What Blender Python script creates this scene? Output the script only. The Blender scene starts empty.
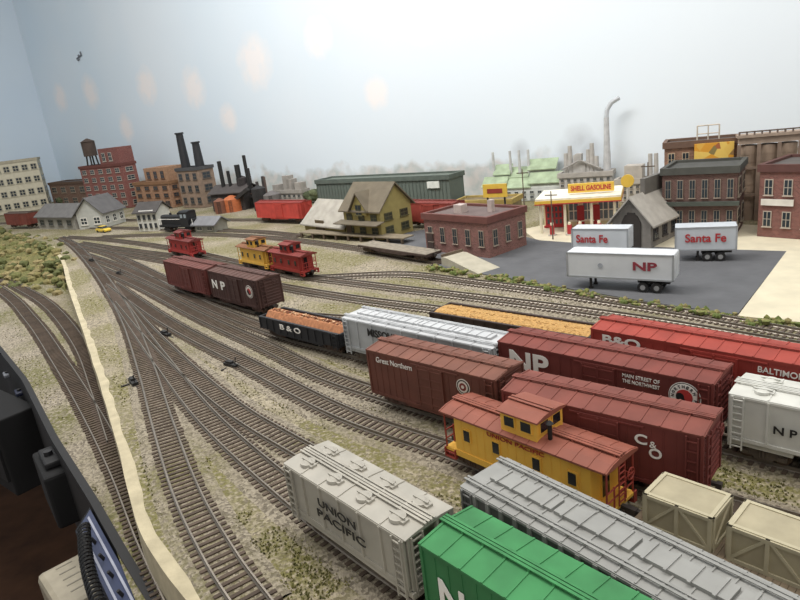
import bpy, bmesh, math, random
from mathutils import Vector, Matrix
from mathutils import noise as mn
SC=bpy.context.scene; COL=SC.collection
rnd=random.Random(7)
F=628.;CH=2.35;PT=math.radians(17);RL=math.radians(7)
sp,cp,sr,cr=math.sin(PT),math.cos(PT),math.sin(RL),math.cos(RL)
RT=.05; ZL=-.3
def G(px,py,z=0.):
    u=(px-400)/F; v=(300-py)/F
    a=u*cr+v*sr; b=-u*sr+v*cr
    t=(CH-z)/(sp-b*cp)
    return Vector((t*a,t*(cp+b*sp),z))
def proj(p):
    dz=p[2]-CH; Zc=p[1]*cp-dz*sp; up=p[1]*sp+dz*cp; a=p[0]/Zc;b=up/Zc
    return 400+F*(a*cr-b*sr),300-F*(a*sr+b*cr)
def ztop(p,py):
    lo,hi=-3.,20.
    for i in range(40):
        m=(lo+hi)/2
        if proj((p[0],p[1],m))[1]>py: lo=m
        else: hi=m
    return lo
D_=Vector((.755,-.656,0)); N_=Vector((.656,.755,0))
def W(s,n,z=0.): v=D_*s+N_*n; v.z=z; return v
# ---------------- materials
def lin(h):
    r=[int(h[i:i+2],16)/255 for i in (0,2,4)]
    return tuple((c/12.92 if c<=.04045 else ((c+.055)/1.055)**2.4) for c in r)
def dull(h,k=.1):
    c=lin(h); l=.3*c[0]+.59*c[1]+.11*c[2]; return tuple(x*(1-k)+l*k for x in c)
_m={}
def newmat(n):
    m=bpy.data.materials.new(n); m.use_nodes=True
    return m,m.node_tree.nodes,m.node_tree.links,m.node_tree.nodes['Principled BSDF']
def mixn(ns,lk,fac,a,b):
    x=ns.new('ShaderNodeMixRGB')
    if fac is not None: lk.new(fac,x.inputs[0])
    for i,c in ((1,a),(2,b)):
        if isinstance(c,tuple): x.inputs[i].default_value=(*c[:3],1)
        else: lk.new(c,x.inputs[i])
    return x.outputs[0]
def noise(ns,lk,vec,sc,det=3):
    n=ns.new('ShaderNodeTexNoise'); n.inputs['Scale'].default_value=sc; n.inputs['Detail'].default_value=det
    lk.new(vec,n.inputs['Vector']); return n.outputs[0]
def ramp(ns,lk,v,a,b,c=0.,d=1.):
    r=ns.new('ShaderNodeMapRange')
    for i,q in enumerate((a,b,c,d)): r.inputs[i+1].default_value=q
    lk.new(v,r.inputs[0]); return r.outputs[0]
def mth(ns,lk,op,a,b):
    x=ns.new('ShaderNodeMath'); x.operation=op
    for i,q in enumerate((a,b)):
        if isinstance(q,(int,float)): x.inputs[i].default_value=q
        else: lk.new(q,x.inputs[i])
    return x.outputs[0]
def bumpn(ns,lk,h,bs,st,dist=.02):
    b=ns.new('ShaderNodeBump'); b.inputs['Strength'].default_value=st; b.inputs['Distance'].default_value=dist
    lk.new(h,b.inputs['Height']); lk.new(b.outputs[0],bs.inputs['Normal'])
def M(h,rough=.6,var=.14,scale=9,metal=0.,bump=0.):
    k=(h,rough,var,scale,metal,bump)
    if k in _m: return _m[k]
    m,ns,lk,bs=newmat('paint_'+h); c=dull(h)
    tc=ns.new('ShaderNodeTexCoord').outputs['Object']
    n=ramp(ns,lk,noise(ns,lk,tc,scale,5),.3,.7)
    lk.new(mixn(ns,lk,n,tuple(x*(1-var) for x in c),tuple(min(1,x*(1+var)) for x in c)),bs.inputs['Base Color'])
    bs.inputs['Roughness'].default_value=rough; bs.inputs['Metallic'].default_value=metal
    if bump: bumpn(ns,lk,noise(ns,lk,tc,scale*5),bs,bump)
    _m[k]=m; return m
def MB(h,mort='a59a8c',sc=14,var=.25):
    k=('brick',h,mort,sc)
    if k in _m: return _m[k]
    m,ns,lk,bs=newmat('brick_'+h); c=dull(h,.2)
    tc=ns.new('ShaderNodeTexCoord'); s=ns.new('ShaderNodeSeparateXYZ'); lk.new(tc.outputs['Object'],s.inputs[0])
    cb=ns.new('ShaderNodeCombineXYZ'); lk.new(mth(ns,lk,'ADD',s.outputs[0],s.outputs[1]),cb.inputs[0]); lk.new(s.outputs[2],cb.inputs[1])
    b=ns.new('ShaderNodeTexBrick'); lk.new(cb.outputs[0],b.inputs['Vector'])
    b.inputs['Scale'].default_value=sc; b.inputs['Mortar Size'].default_value=.02
    b.inputs['Color1'].default_value=(*[x*(1-var) for x in c],1); b.inputs['Color2'].default_value=(*[min(1,x*(1+var)) for x in c],1)
    b.inputs['Mortar'].default_value=(*[(x*.6+y*.4) for x,y in zip(c,lin(mort))],1)
    lk.new(b.outputs[0],bs.inputs['Base Color']); bs.inputs['Roughness'].default_value=.85
    _m[k]=m; return m
def Mground(name,base,dark,light,green,greenlo,greenhi,stone=38):
    m,ns,lk,bs=newmat(name); tc=ns.new('ShaderNodeNewGeometry').outputs['Position']
    v=ns.new('ShaderNodeTexVoronoi'); v.inputs['Scale'].default_value=stone; lk.new(tc,v.inputs['Vector'])
    sp_=ns.new('ShaderNodeSeparateColor'); lk.new(v.outputs['Color'],sp_.inputs[0])
    c1=mixn(ns,lk,ramp(ns,lk,sp_.outputs[0],.15,.75),lin(dark),lin(light))
    c2=mixn(ns,lk,ramp(ns,lk,noise(ns,lk,tc,1.6,5),.3,.8,0,.7),c1,lin(base))
    g1=mixn(ns,lk,ramp(ns,lk,noise(ns,lk,tc,60,3),.35,.65),lin(green),tuple(x*.55 for x in lin(green)))
    f=mth(ns,lk,'MULTIPLY',ramp(ns,lk,noise(ns,lk,tc,.9,6),greenlo,greenhi,0,.9),ramp(ns,lk,noise(ns,lk,tc,26,4),.36,.56))
    lk.new(mixn(ns,lk,f,c2,g1),bs.inputs['Base Color']); bs.inputs['Roughness'].default_value=.95
    bumpn(ns,lk,v.outputs['Distance'],bs,.5,.015); return m
# ---------------- mesh builder
class B:
    def __init__(s): s.bm=bmesh.new(); s.mi=0
    def add(s,vs,fs):
        V=[s.bm.verts.new(v) for v in vs]
        for f in fs:
            try: q=s.bm.faces.new([V[i] for i in f]); q.material_index=s.mi
            except ValueError: pass
        return s
    def box(s,x0,x1,y0,y1,z0,z1):
        return s.add([(x0,y0,z0),(x1,y0,z0),(x1,y1,z0),(x0,y1,z0),(x0,y0,z1),(x1,y0,z1),(x1,y1,z1),(x0,y1,z1)],
          [(3,2,1,0),(4,5,6,7),(0,1,5,4),(1,2,6,5),(2,3,7,6),(3,0,4,7)])
    def loft(s,A,Bv):
        n=len(A)
        return s.add(list(A)+list(Bv),[tuple(range(n))[::-1],tuple(range(n,2*n))]+[(i,(i+1)%n,n+(i+1)%n,n+i) for i in range(n)])
    def px(s,prof,x0,x1): return s.loft([(x0,y,z) for y,z in prof],[(x1,y,z) for y,z in prof])
    def py(s,prof,y0,y1): return s.loft([(x,y0,z) for x,z in prof],[(x,y1,z) for x,z in prof])
    def pz(s,prof,z0,z1): return s.loft([(p[0],p[1],z0) for p in prof],[(p[0],p[1],z1) for p in prof])
    def cyl(s,p0,p1,r0,r1=None,n=10):
        r1=r0 if r1 is None else r1; p0=Vector(p0);p1=Vector(p1); q=(p1-p0).to_track_quat('Z','Y')
        c=[Vector((math.cos(2*math.pi*i/n),math.sin(2*math.pi*i/n),0)) for i in range(n)]
        return s.loft([p0+q@(v*r0) for v in c],[p1+q@(v*max(r1,1e-4)) for v in c])
    def tube(s,pts,r,n=6):
        for a,b in zip(pts,pts[1:]): s.cyl(a,b,r,r,n)
        return s
    def obox(s,c,sz,rot):
        x,y,z=[k/2 for k in sz]; c=Vector(c)
        vs=[c+rot@Vector(v) for v in ((-x,-y,-z),(x,-y,-z),(x,y,-z),(-x,y,-z),(-x,-y,z),(x,-y,z),(x,y,z),(-x,y,z))]
        return s.add(vs,[(3,2,1,0),(4,5,6,7),(0,1,5,4),(1,2,6,5),(2,3,7,6),(3,0,4,7)])
    def ico(s,c,r,sub=1,sq=1.,jit=0.):
        g=bmesh.ops.create_icosphere(s.bm,subdivisions=sub,radius=r)
        for v in g['verts']:
            v.co=Vector((v.co.x,v.co.y,v.co.z*sq))*(1+rnd.uniform(-jit,jit))+Vector(c)
            for f in v.link_faces: f.material_index=s.mi
        return s
    def mesh(s,mats,smooth=False):
        bmesh.ops.recalc_face_normals(s.bm,faces=s.bm.faces)
        me=bpy.data.meshes.new('m'); s.bm.to_mesh(me); s.bm.free()
        for m in (mats if isinstance(mats,(list,tuple)) else [mats]): me.materials.append(m)
        if smooth:
            for p in me.polygons: p.use_smooth=True
        return me
    def build(s,name,mats,parent=None,smooth=False,bevel=0.,loc=None):
        me=s.mesh(mats,smooth); me.name=name
        return link(name,me,parent,bevel,loc)
def link(name,me,parent=None,bevel=0.,loc=None):
    o=bpy.data.objects.new(name,me); COL.objects.link(o)
    if parent: o.parent=parent
    if loc is not None: o.location=loc
    if bevel:
        b=o.modifiers.new('bevel','BEVEL'); b.width=bevel; b.segments=2; b.limit_method='ANGLE'
    return o
def tag(o,label=None,cat=None,group=None,kind=None):
    for k,v in (('label',label),('category',cat),('group',group),('kind',kind)):
        if v: o[k]=v
    return o
def thing(name,label,cat,loc,rotz=0,group=None):
    o=bpy.data.objects.new(name,None); COL.objects.link(o); o.empty_display_size=.1
    o.location=loc; o.rotation_euler=(0,0,rotz); return tag(o,label,cat,group)
def struct(o): o['kind']='structure'; return o
def txt(parent,s,cx,y,cz,w,h,mat,bold=.02,name='lettering',turn=0.):
    cu=bpy.data.curves.new('t','FONT'); cu.body=s; cu.extrude=.004; cu.offset=bold; cu.align_x='CENTER'; cu.space_line=.8
    t=bpy.data.objects.new('t',cu); COL.objects.link(t)
    dg=bpy.context.evaluated_depsgraph_get(); me=bpy.data.meshes.new_from_object(t.evaluated_get(dg))
    bpy.data.objects.remove(t); xs=[v.co.x for v in me.vertices]; ys=[v.co.y for v in me.vertices]
    kx=w/(max(xs)-min(xs)); ky=h/(max(ys)-min(ys)); mx=(max(xs)+min(xs))/2; my=(max(ys)+min(ys))/2
    for v in me.vertices: v.co=Vector(((v.co.x-mx)*kx,(v.co.y-my)*ky,v.co.z*.5))
    me.materials.clear(); me.materials.append(mat)
    o=link(name,me,parent); o.location=(cx,y,cz); o.rotation_euler=(math.pi/2,turn,0); return o
WHITE=M('eeeae2',.6,.05); BLACK=M('1b1a1a',.6,.2); DARK=M('2b2826',.7,.2); STEEL=M('4a4441',.5,.2,9,.4); WHEEL=M('5b4a40',.4,.2,9,.6)
# ---------------- setting
WN=13.3; WS0,WS1=-32.,9.
WANG=math.atan2(-.656,.755)
def wallpt(px,py,off=.01):
    u=(px-400)/F; v=(300-py)/F; a=u*cr+v*sr; bq=-u*sr+v*cr
    d=Vector((a,cp+bq*sp,-sp+bq*cp)); t=(WN-off)/(d.dot(N_)); return Vector((0,0,CH))+d*t
def wallmat():
    m,ns,lk,bs=newmat('painted_sky_backdrop'); tc=ns.new('ShaderNodeTexCoord').outputs['Object']
    s=ns.new('ShaderNodeSeparateXYZ'); lk.new(tc,s.inputs[0])
    g=mixn(ns,lk,ramp(ns,lk,s.outputs[0],-30,-4),lin('d0e0ec'),lin('e0e8ee'))
    g=mixn(ns,lk,ramp(ns,lk,noise(ns,lk,tc,.25,2),.3,.7,0,.5),g,lin('e2e8ed'))
    nz=noise(ns,lk,tc,2.6,5)
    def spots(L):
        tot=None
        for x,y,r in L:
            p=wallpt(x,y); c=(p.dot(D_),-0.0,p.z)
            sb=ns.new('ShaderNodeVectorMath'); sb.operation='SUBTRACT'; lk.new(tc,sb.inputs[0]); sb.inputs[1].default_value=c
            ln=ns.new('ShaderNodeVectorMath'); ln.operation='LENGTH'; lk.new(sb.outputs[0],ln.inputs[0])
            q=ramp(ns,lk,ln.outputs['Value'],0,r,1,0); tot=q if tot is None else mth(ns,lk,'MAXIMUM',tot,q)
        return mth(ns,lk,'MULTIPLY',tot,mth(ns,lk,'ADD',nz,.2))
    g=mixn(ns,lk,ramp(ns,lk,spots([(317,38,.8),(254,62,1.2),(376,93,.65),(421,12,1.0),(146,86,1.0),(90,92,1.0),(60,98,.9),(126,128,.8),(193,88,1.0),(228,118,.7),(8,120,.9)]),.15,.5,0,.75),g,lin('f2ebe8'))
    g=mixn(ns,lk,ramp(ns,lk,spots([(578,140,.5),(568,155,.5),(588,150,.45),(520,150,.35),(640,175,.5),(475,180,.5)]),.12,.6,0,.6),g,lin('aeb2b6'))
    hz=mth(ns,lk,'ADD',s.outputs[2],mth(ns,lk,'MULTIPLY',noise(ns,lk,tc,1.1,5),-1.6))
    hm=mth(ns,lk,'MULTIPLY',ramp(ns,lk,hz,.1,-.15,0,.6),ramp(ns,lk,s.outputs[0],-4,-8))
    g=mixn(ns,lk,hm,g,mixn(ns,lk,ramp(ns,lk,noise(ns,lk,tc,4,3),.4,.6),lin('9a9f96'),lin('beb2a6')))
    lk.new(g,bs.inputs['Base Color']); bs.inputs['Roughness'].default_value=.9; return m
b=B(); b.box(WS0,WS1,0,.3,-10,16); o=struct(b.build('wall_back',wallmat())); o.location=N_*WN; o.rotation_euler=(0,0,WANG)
m,ns,lk,bs=newmat('side_wall'); tc=ns.new('ShaderNodeTexCoord').outputs['Object']
lk.new(mixn(ns,lk,ramp(ns,lk,noise(ns,lk,tc,.3,2),.3,.7),lin('cddbe8'),lin('d3dfe9')),bs.inputs['Base Color']); bs.inputs['Roughness'].default_value=.9
b=B(); b.box(-.3,0,-30,0,-10,16); o=struct(b.build('wall_left',m)); o.location=W(WS0,WN); o.rotation_euler=(0,0,WANG)
b=B(); b.box(-45,25,-15,45,-9.3,-9.0); struct(b.build('floor',M('5a3a24',.9,.3,1.5)))
b=B(); b.box(-.25,.25,-.01,.01,-.02,.03); b.box(-.06,.04,-.012,.012,.03,.09); b.box(.18,.25,-.01,.01,.03,.14); b.box(-.2,-.02,-.012,.012,-.09,-.06)
o=b.build('painted_airplane',M('6b6f76',.8)); o.location=wallpt(79,57,.03); o.rotation_euler=(0,-.2,WANG); tag(o,'small grey airplane painted high on the blue backdrop','painted airplane')
# terrain
groundm=Mground('ballast_ground','968c78','655c4e','aca18b','7a7540',.38,.55,54)
ballm=Mground('track_ballast','8a806e','625a4d','a39987','77733f',.5,.68,58)
lowm=Mground('lower_ballast','8d8372','655d51','a39987','6f6d3a',.38,.56,52)
plaster=M('b9ad8d',.95,.16,7,0,.2)
top=[(-70,229),(-20,231),(10,234),(35,239),(52,247),(62,262),(68,285),(85,335),(104,395),(120,450),(136,515),(160,562),(192,606),(260,690)]
TE=[G(*p) for p in top]
poly=[(p.x,p.y) for p in TE]
poly+= [(2.5,-.5),(8.5,-.5)]; q=W(WS1,WN-.02); poly+=[(q.x,q.y)]; q=W(WS0+.02,WN-.02); poly+=[(q.x,q.y)]
b=B(); b.pz(poly,-.1,0); struct(b.build('yard_ground',groundm))
LE=[G(*p,ZL) for p in [(-90,300),(-40,318),(0,346),(28,380),(58,438),(98,500),(130,555),(162,606),(215,690)]]
poly=[(p.x,p.y) for p in LE]+[(p.x+.25,p.y+.1) for p in TE[::-1]]+[(-26,20)]
b=B(); b.pz(poly,ZL-.15,ZL); struct(b.build('lower_ground',lowm))
def resample(P,n):
    out=[];L=[0]
    for a,c in zip(P,P[1:]): L.append(L[-1]+(c-a).length)
    for i in range(n+1):
        d=L[-1]*i/n; k=0
        while k<len(P)-2 and L[k+1]<d: k+=1
        out.append(P[k].lerp(P[k+1],(d-L[k])/max(1e-6,L[k+1]-L[k])))
    return out
def crom(P,per=12):
    P=[2*P[0]-P[1]]+list(P)+[2*P[-1]-P[-2]]; out=[]
    for i in range(1,len(P)-2):
        a,b_,c,d=P[i-1:i+3]
        for k in range(per):
            t=k/per; out.append(.5*((2*b_)+(c-a)*t+(2*a-5*b_+4*c-d)*t*t+(3*b_-a-3*c+d)*t**3))
    out.append(P[-2].copy()); return out
E=crom(TE[4:],8); E=resample(E,200); b=B()
for i,(a,c) in enumerate(zip(E,E[1:])):
    t=(c-a).normalized(); n=Vector((t.y,-t.x,0))
    if n.x>0: n=-n
    if i==0: pn=n; pw=.01; pi=.05
    nw=.01+.006*mn.noise(c*2); ni=.055+.03*mn.noise(c*3+Vector((7,0,0)))
    f=lambda p,nn,w,k:[(p.x-nn.x*(k+.03),p.y-nn.y*(k+.03),-.01),(p.x-nn.x*k,p.y-nn.y*k,.006),(p.x+nn.x*w,p.y+nn.y*w,.002),(p.x+nn.x*(w+.01),p.y+nn.y*(w+.01),ZL),(p.x-nn.x*.02,p.y-nn.y*.02,ZL)]
    b.loft(f(a,pn,pw,pi),f(c,n,nw,ni)); pn=n; pw=nw; pi=ni
struct(b.build('trim_plaster_edge',plaster))
b=B(); T=resample(crom(TE[0:6],6),60); Bt=resample([G(*p,ZL) for p in [(-70,300),(-30,288),(10,284),(40,284),(58,286),(66,292)]],60)
rows=10; vs=[];fs=[]
for j in range(rows+1):
    for i in range(61):
        p=T[i].lerp(Bt[i],j/rows); p.z=ZL*(j/rows)**1.3+ (.05*mn.noise(p*2) if 0<j<rows else 0); vs.append(p)
for j in range(rows):
    for i in range(60): fs.append((j*61+i,j*61+i+1,(j+1)*61+i+1,(j+1)*61+i))
b.add(vs,fs); struct(b.build('grassy_bank',Mground('bank_grass','7a7346','55502f','8d8452','5c642e',.4,.65,30),None,True))
b=B()
for k in range(520):
    p=vs[rnd.randrange(len(vs))]; b.mi=rnd.randrange(4); r=rnd.uniform(.04,.13); b.ico((p.x+rnd.uniform(-.3,.3),p.y+rnd.uniform(-.3,.3),p.z+r*.2),r,1,.75,.25)
o=b.build('bank_foliage',[M('6a6a38',.95,.35,25),M('7d7444',.95,.35,25),M('565a2e',.95,.35,25),M('8a7c50',.95,.3,25)]); tag(o,'rough brown-green foliage covering the far left bank','foliage',None,'stuff')
def flat(name,pts,z0,z1,mat):
    b=B(); b.pz([G(*p) for p in pts],z0,z1); return struct(b.build(name,mat))
flat('asphalt_lot',[(372,240),(424,230),(520,236),(540,241),(612,246),(690,249),(787,252),(737,316),(650,303),(520,281),(432,266)],0,.012,M('5c5d60',.9,.12,3,0,.2))
flat('concrete_pavement',[(787,251.5),(900,252),(960,340),(738,317)],0,.014,M('cfc5a9',.9,.08,4))
flat('concrete_apron',[(522,230),(560,222),(640,219),(760,226),(900,232),(900,253),(787,254),(690,251),(612,248),(540,243)],0,.01,M('cfc5a9',.9,.08,4))
# ---------------- tracks
tiem=M('56483c',.9,.3,6); railm=M('8a8175',.35,.15,5,.5)
tcount=[0]
def track(label,pts,name='railway_track'):
    P=resample(crom(pts,14),400); Lt=sum((c-a).length for a,c in zip(P,P[1:])); n=int(Lt/.06); Q=resample(P,n)
    k=tcount[0]; tcount[0]+=1; dz=.0005*k
    t=thing(name,label,'track',Q[len(Q)//2],0,'railway tracks'); off=t.location.copy()
    tang=[(Q[min(i+1,n)]-Q[max(i-1,0)]).normalized() for i in range(n+1)]
    def sweep(prof,side,step=1):
        vs=[];fs=[];m=len(prof); idx=list(range(0,n+1,step))
        for i in idx:
            nn=Vector((-tang[i].y,tang[i].x,0)); p=Q[i]-off+nn*side
            for a,zz in prof: q=p+nn*a; vs.append((q.x,q.y,zz))
        for i in range(len(idx)-1):
            for j in range(m): fs.append((i*m+j,i*m+(j+1)%m,(i+1)*m+(j+1)%m,(i+1)*m+j))
        return vs,fs
    rb=B(); rb.add(*sweep([(-.215,0),(-.165,.0125+dz*.5),(.165,.0125+dz*.5),(.215,0)],0,2)); rb.build('ballast_bed',ballm if pts[0].z>-.1 else lowm,t)
    tb=B()
    for i in range(n+1):
        r=Matrix.Rotation(math.atan2(tang[i].y,tang[i].x)+rnd.uniform(-.025,.025),3,'Z'); q=Q[i]-off; tb.obox((q.x,q.y,.0105+dz),(.025,.27+rnd.uniform(-.012,.012),.021),r)
    tb.build('tie_strip',tiem,t)
    for sg in (-1,1):
        rb=B(); rb.add(*sweep([(-.01,.021),(.01,.021),(.003,.027),(.0048,.05),(-.0048,.05),(-.003,.027)],.0825*sg)); rb.build('rail',railm,t)
    return t
def fit(x1,y1,x2,y2,He,Wd=.34,L=None):
    a=G(x1,y1,RT+He); c=G(x2,y2,RT+He); d=c-a; ang=math.atan2(d.y,d.x); n=Vector((-math.sin(ang),math.cos(ang),0))
    m=(a+c)/2+n*Wd/2; m.z=RT
    if L: m=a+d.normalized()*L/2+n*Wd/2; m.z=RT
    return m,ang,(L or d.length)
def ends(f,k=.5):
    m,a,L=f; d=Vector((math.cos(a),math.sin(a),0)); p=m.copy(); p.z=0; return [p-d*L*k,p+d*L*k]
def after(f,gap,L,dang=0):
    m,a,L0=f; d=Vector((math.cos(a),math.sin(a),0)); d2=Vector((math.cos(a+dang),math.sin(a+dang),0)); return m+d*(L0/2+gap/2)+d2*(gap/2+L/2),a+dang,L
def back(f,gap,L,dang=0):
    m,a,L0=f; d=Vector((math.cos(a),math.sin(a),0)); d2=Vector((math.cos(a+dang),math.sin(a+dang),0)); return m-d*(L0/2+gap/2)-d2*(gap/2+L/2),a+dang,L
fUP=fit(286,464,405,540,.42,.30)
fGR=after(fUP,.13,1.42,.0)
fSI=fit(463,487,664,600,.44,.33,1.75)
fCB=fit(440,412,605,475,.37,.32)
fFL=after(fCB,.12,1.6,.02)
fGN=fit(367,350,495,381,.47)
fCO=fit(503,391,703,437,.47)
fNP=fit(499,342,713,385,.47)
fWH=after(fNP,.10,1.2)
fMP=fit(343,318,492,349,.43,.33)
fGO=back(fMP,.11,1.35)
fOG=fit(430,312,588,338,.25,.33)
fBO=fit(592,329,800,366,.48,.34,1.72)
fBK=fit(208,271,256,281.5,.46)
fBR=back(fBK,.1,1.36)
fRC=fit(267,252,297,257,.34,.3,.95)
fYC=back(fRC,.1,.95)
fSR=fit(165,238,194,243,.34,.3,1.1)
def pz(*p): return [G(*q) for q in p]
track('leftmost track along the plaster edge, running past the hopper lettered UNION PACIFIC',pz((60,238),(74,246),(90,262),(108,286),(128,320),(146,368),(163,425),(187,495),(222,562),(262,620)))
track('track under the pale grey hopper and the green boxcar',pz((110,290),(135,326),(168,371),(215,428))+ends(fUP,.45)+ends(fGR,.45))
track('track under the large silver ribbed hopper in front',pz((122,303),(160,345),(222,402),(300,452))+ends(fSI,.3)+ends(fSI,.7)[1:])
track('track under the bright yellow caboose with cupola',pz((112,285),(165,322),(243,364),(340,415))+ends(fCB,.45)+ends(fFL,.5)[1:])
track('track under the two brown boxcars in the middle of the yard',pz((96,268),(140,287),(200,318),(265,348),(325,378))+ends(fGN,.4)+ends(fCO,.5)+[ends(fCO,1.4)[1]])
track('track under the black gondola of scrap and the white lettered brown boxcar',pz((86,256),(120,268),(165,288),(220,313))+ends(fGO,.3)+ends(fMP,.4)[1:]+ends(fNP,.5)+[ends(fWH,.9)[1]])
track('track under the long red boxcar and the gondola of golden gravel',pz((78,247),(115,257))+ends(fBR,.4)+ends(fBK,.4)+pz((350,322))+ends(fOG,.4)+ends(fBO,.5)+[ends(fBO,1.0)[1]])
track('empty track next to the weathered boxcars, on their far side',pz((82,245),(125,255),(195,268),(270,286),(350,300),(440,312),(560,328),(690,349),(820,372)))
track('empty track just beyond the gondola of golden gravel',pz((80,244),(120,250),(200,261),(290,276),(380,288),(480,300),(620,319),(760,343),(860,361)))
track('through track under the small yellow and red cabooses',pz((66,238),(110,241),(175,250))+ends(fYC,.3)+ends(fRC,.4)+pz((400,276),(470,284),(560,296),(680,315),(800,337),(860,349)))
track('siding holding the empty flatcar below the depot',pz((100,238),(160,236),(220,236),(282,240),(352,249),(442,264)))
track('track past the depot front with the black locomotive',pz((40,228),(120,229),(200,231),(260,233),(300,237)))
track('rearmost track with the far red boxcars',pz((-40,226),(60,222),(150,221),(250,221),(330,221),(440,222)))
track('lower level track nearest the dark fascia',[G(*p,ZL) for p in [(-60,255),(0,291),(32,322),(62,366),(92,416),(122,474),(150,540),(185,610)]])
track('lower level track close under the plaster edge',[G(*p,ZL) for p in [(-30,262),(18,288),(50,308),(80,345),(100,392),(118,442)]])
# ---------------- rolling stock
def truckbits(col):
    b=B(); pr=[(-.125,.03),(-.125,.062),(-.06,.075),(-.04,.092),(.04,.092),(.06,.075),(.125,.062),(.125,.03),(.065,.032),(.045,.016),(-.045,.016),(-.065,.032)]
    for y in (-.118,.1): b.py(pr,y,y+.018)
    for y in (-.122,.118):
        for x in (-.095,.095): b.box(x-.02,x+.02,y-.004,y+.008,.034,.06)
    for y in (-.121,.117):
        for x in (-.02,0,.02): b.cyl((x,y+.002,.03),(x,y+.002,.075),.008,None,6)
    b.box(-.03,.03,-.1,.1,.06,.1); fr=b.mesh(col)
    b=B(); b.cyl((0,-.1,.048),(0,.1,.048),.01)
    for y in (-.095,.07): b.cyl((0,y,.048),(0,y+.025,.048),.048,None,16)
    for y in (-.07,.06): b.cyl((0,y,.048),(0,y+.01,.048),.053,None,16)
    return fr,b.mesh(WHEEL)
TB={}
def trucks(t,xs,col='5a4036'):
    if col not in TB: TB[col]=truckbits(M(col,.7))
    fr,wh=TB[col]
    for x in xs:
        o=link('truck',fr,t,0,(x,0,0))
        for k in (-.095,.095): link('wheelset',wh,o,0,(k,0,.0))
def couplers(t,L):
    for sg in (-1,1):
        b=B(); b.box(min(sg*(L/2-.02),sg*(L/2+.045)),max(sg*(L/2-.02),sg*(L/2+.045)),-.012,.012,.085,.105); b.box(sg*(L/2+.045)-.015,sg*(L/2+.045)+.015,-.022,.014,.078,.112)
        b.build('coupler',STEEL,t)
def ladder(t,x,y,z0,z1,w,mat,axis='x',n=6):
    b=B()
    for i in range(n):
        z=z0+(z1-z0)*(i+.5)/n
        if axis=='x': b.box(x-w/2,x+w/2,y-.004,y+.004,z-.0035,z+.0035)
        else: b.box(x-.004,x+.004,y-w/2,y+w/2,z-.0035,z+.0035)
    for k in (-w/2,w/2):
        if axis=='x': b.box(x+k-.004,x+k+.004,y-.005,y+.005,z0,z1)
        else: b.box(x-.005,x+.005,y+k-.004,y+k+.004,z0,z1)
    return b.build('ladder',mat,t)
def brakewheel(t,x,z,mat,y=.06):
    b=B(); n=14
    pts=[(x,y+.035*math.cos(i*2*math.pi/n),z+.035*math.sin(i*2*math.pi/n)) for i in range(n+1)]
    b.tube(pts,.004,5); b.tube([pts[0],pts[7]],.003,5); b.tube([pts[3],pts[10]],.003,5); b.cyl((x-.03,y,z),(x+.006,y,z),.006); b.build('brake_wheel',mat,t)
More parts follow.
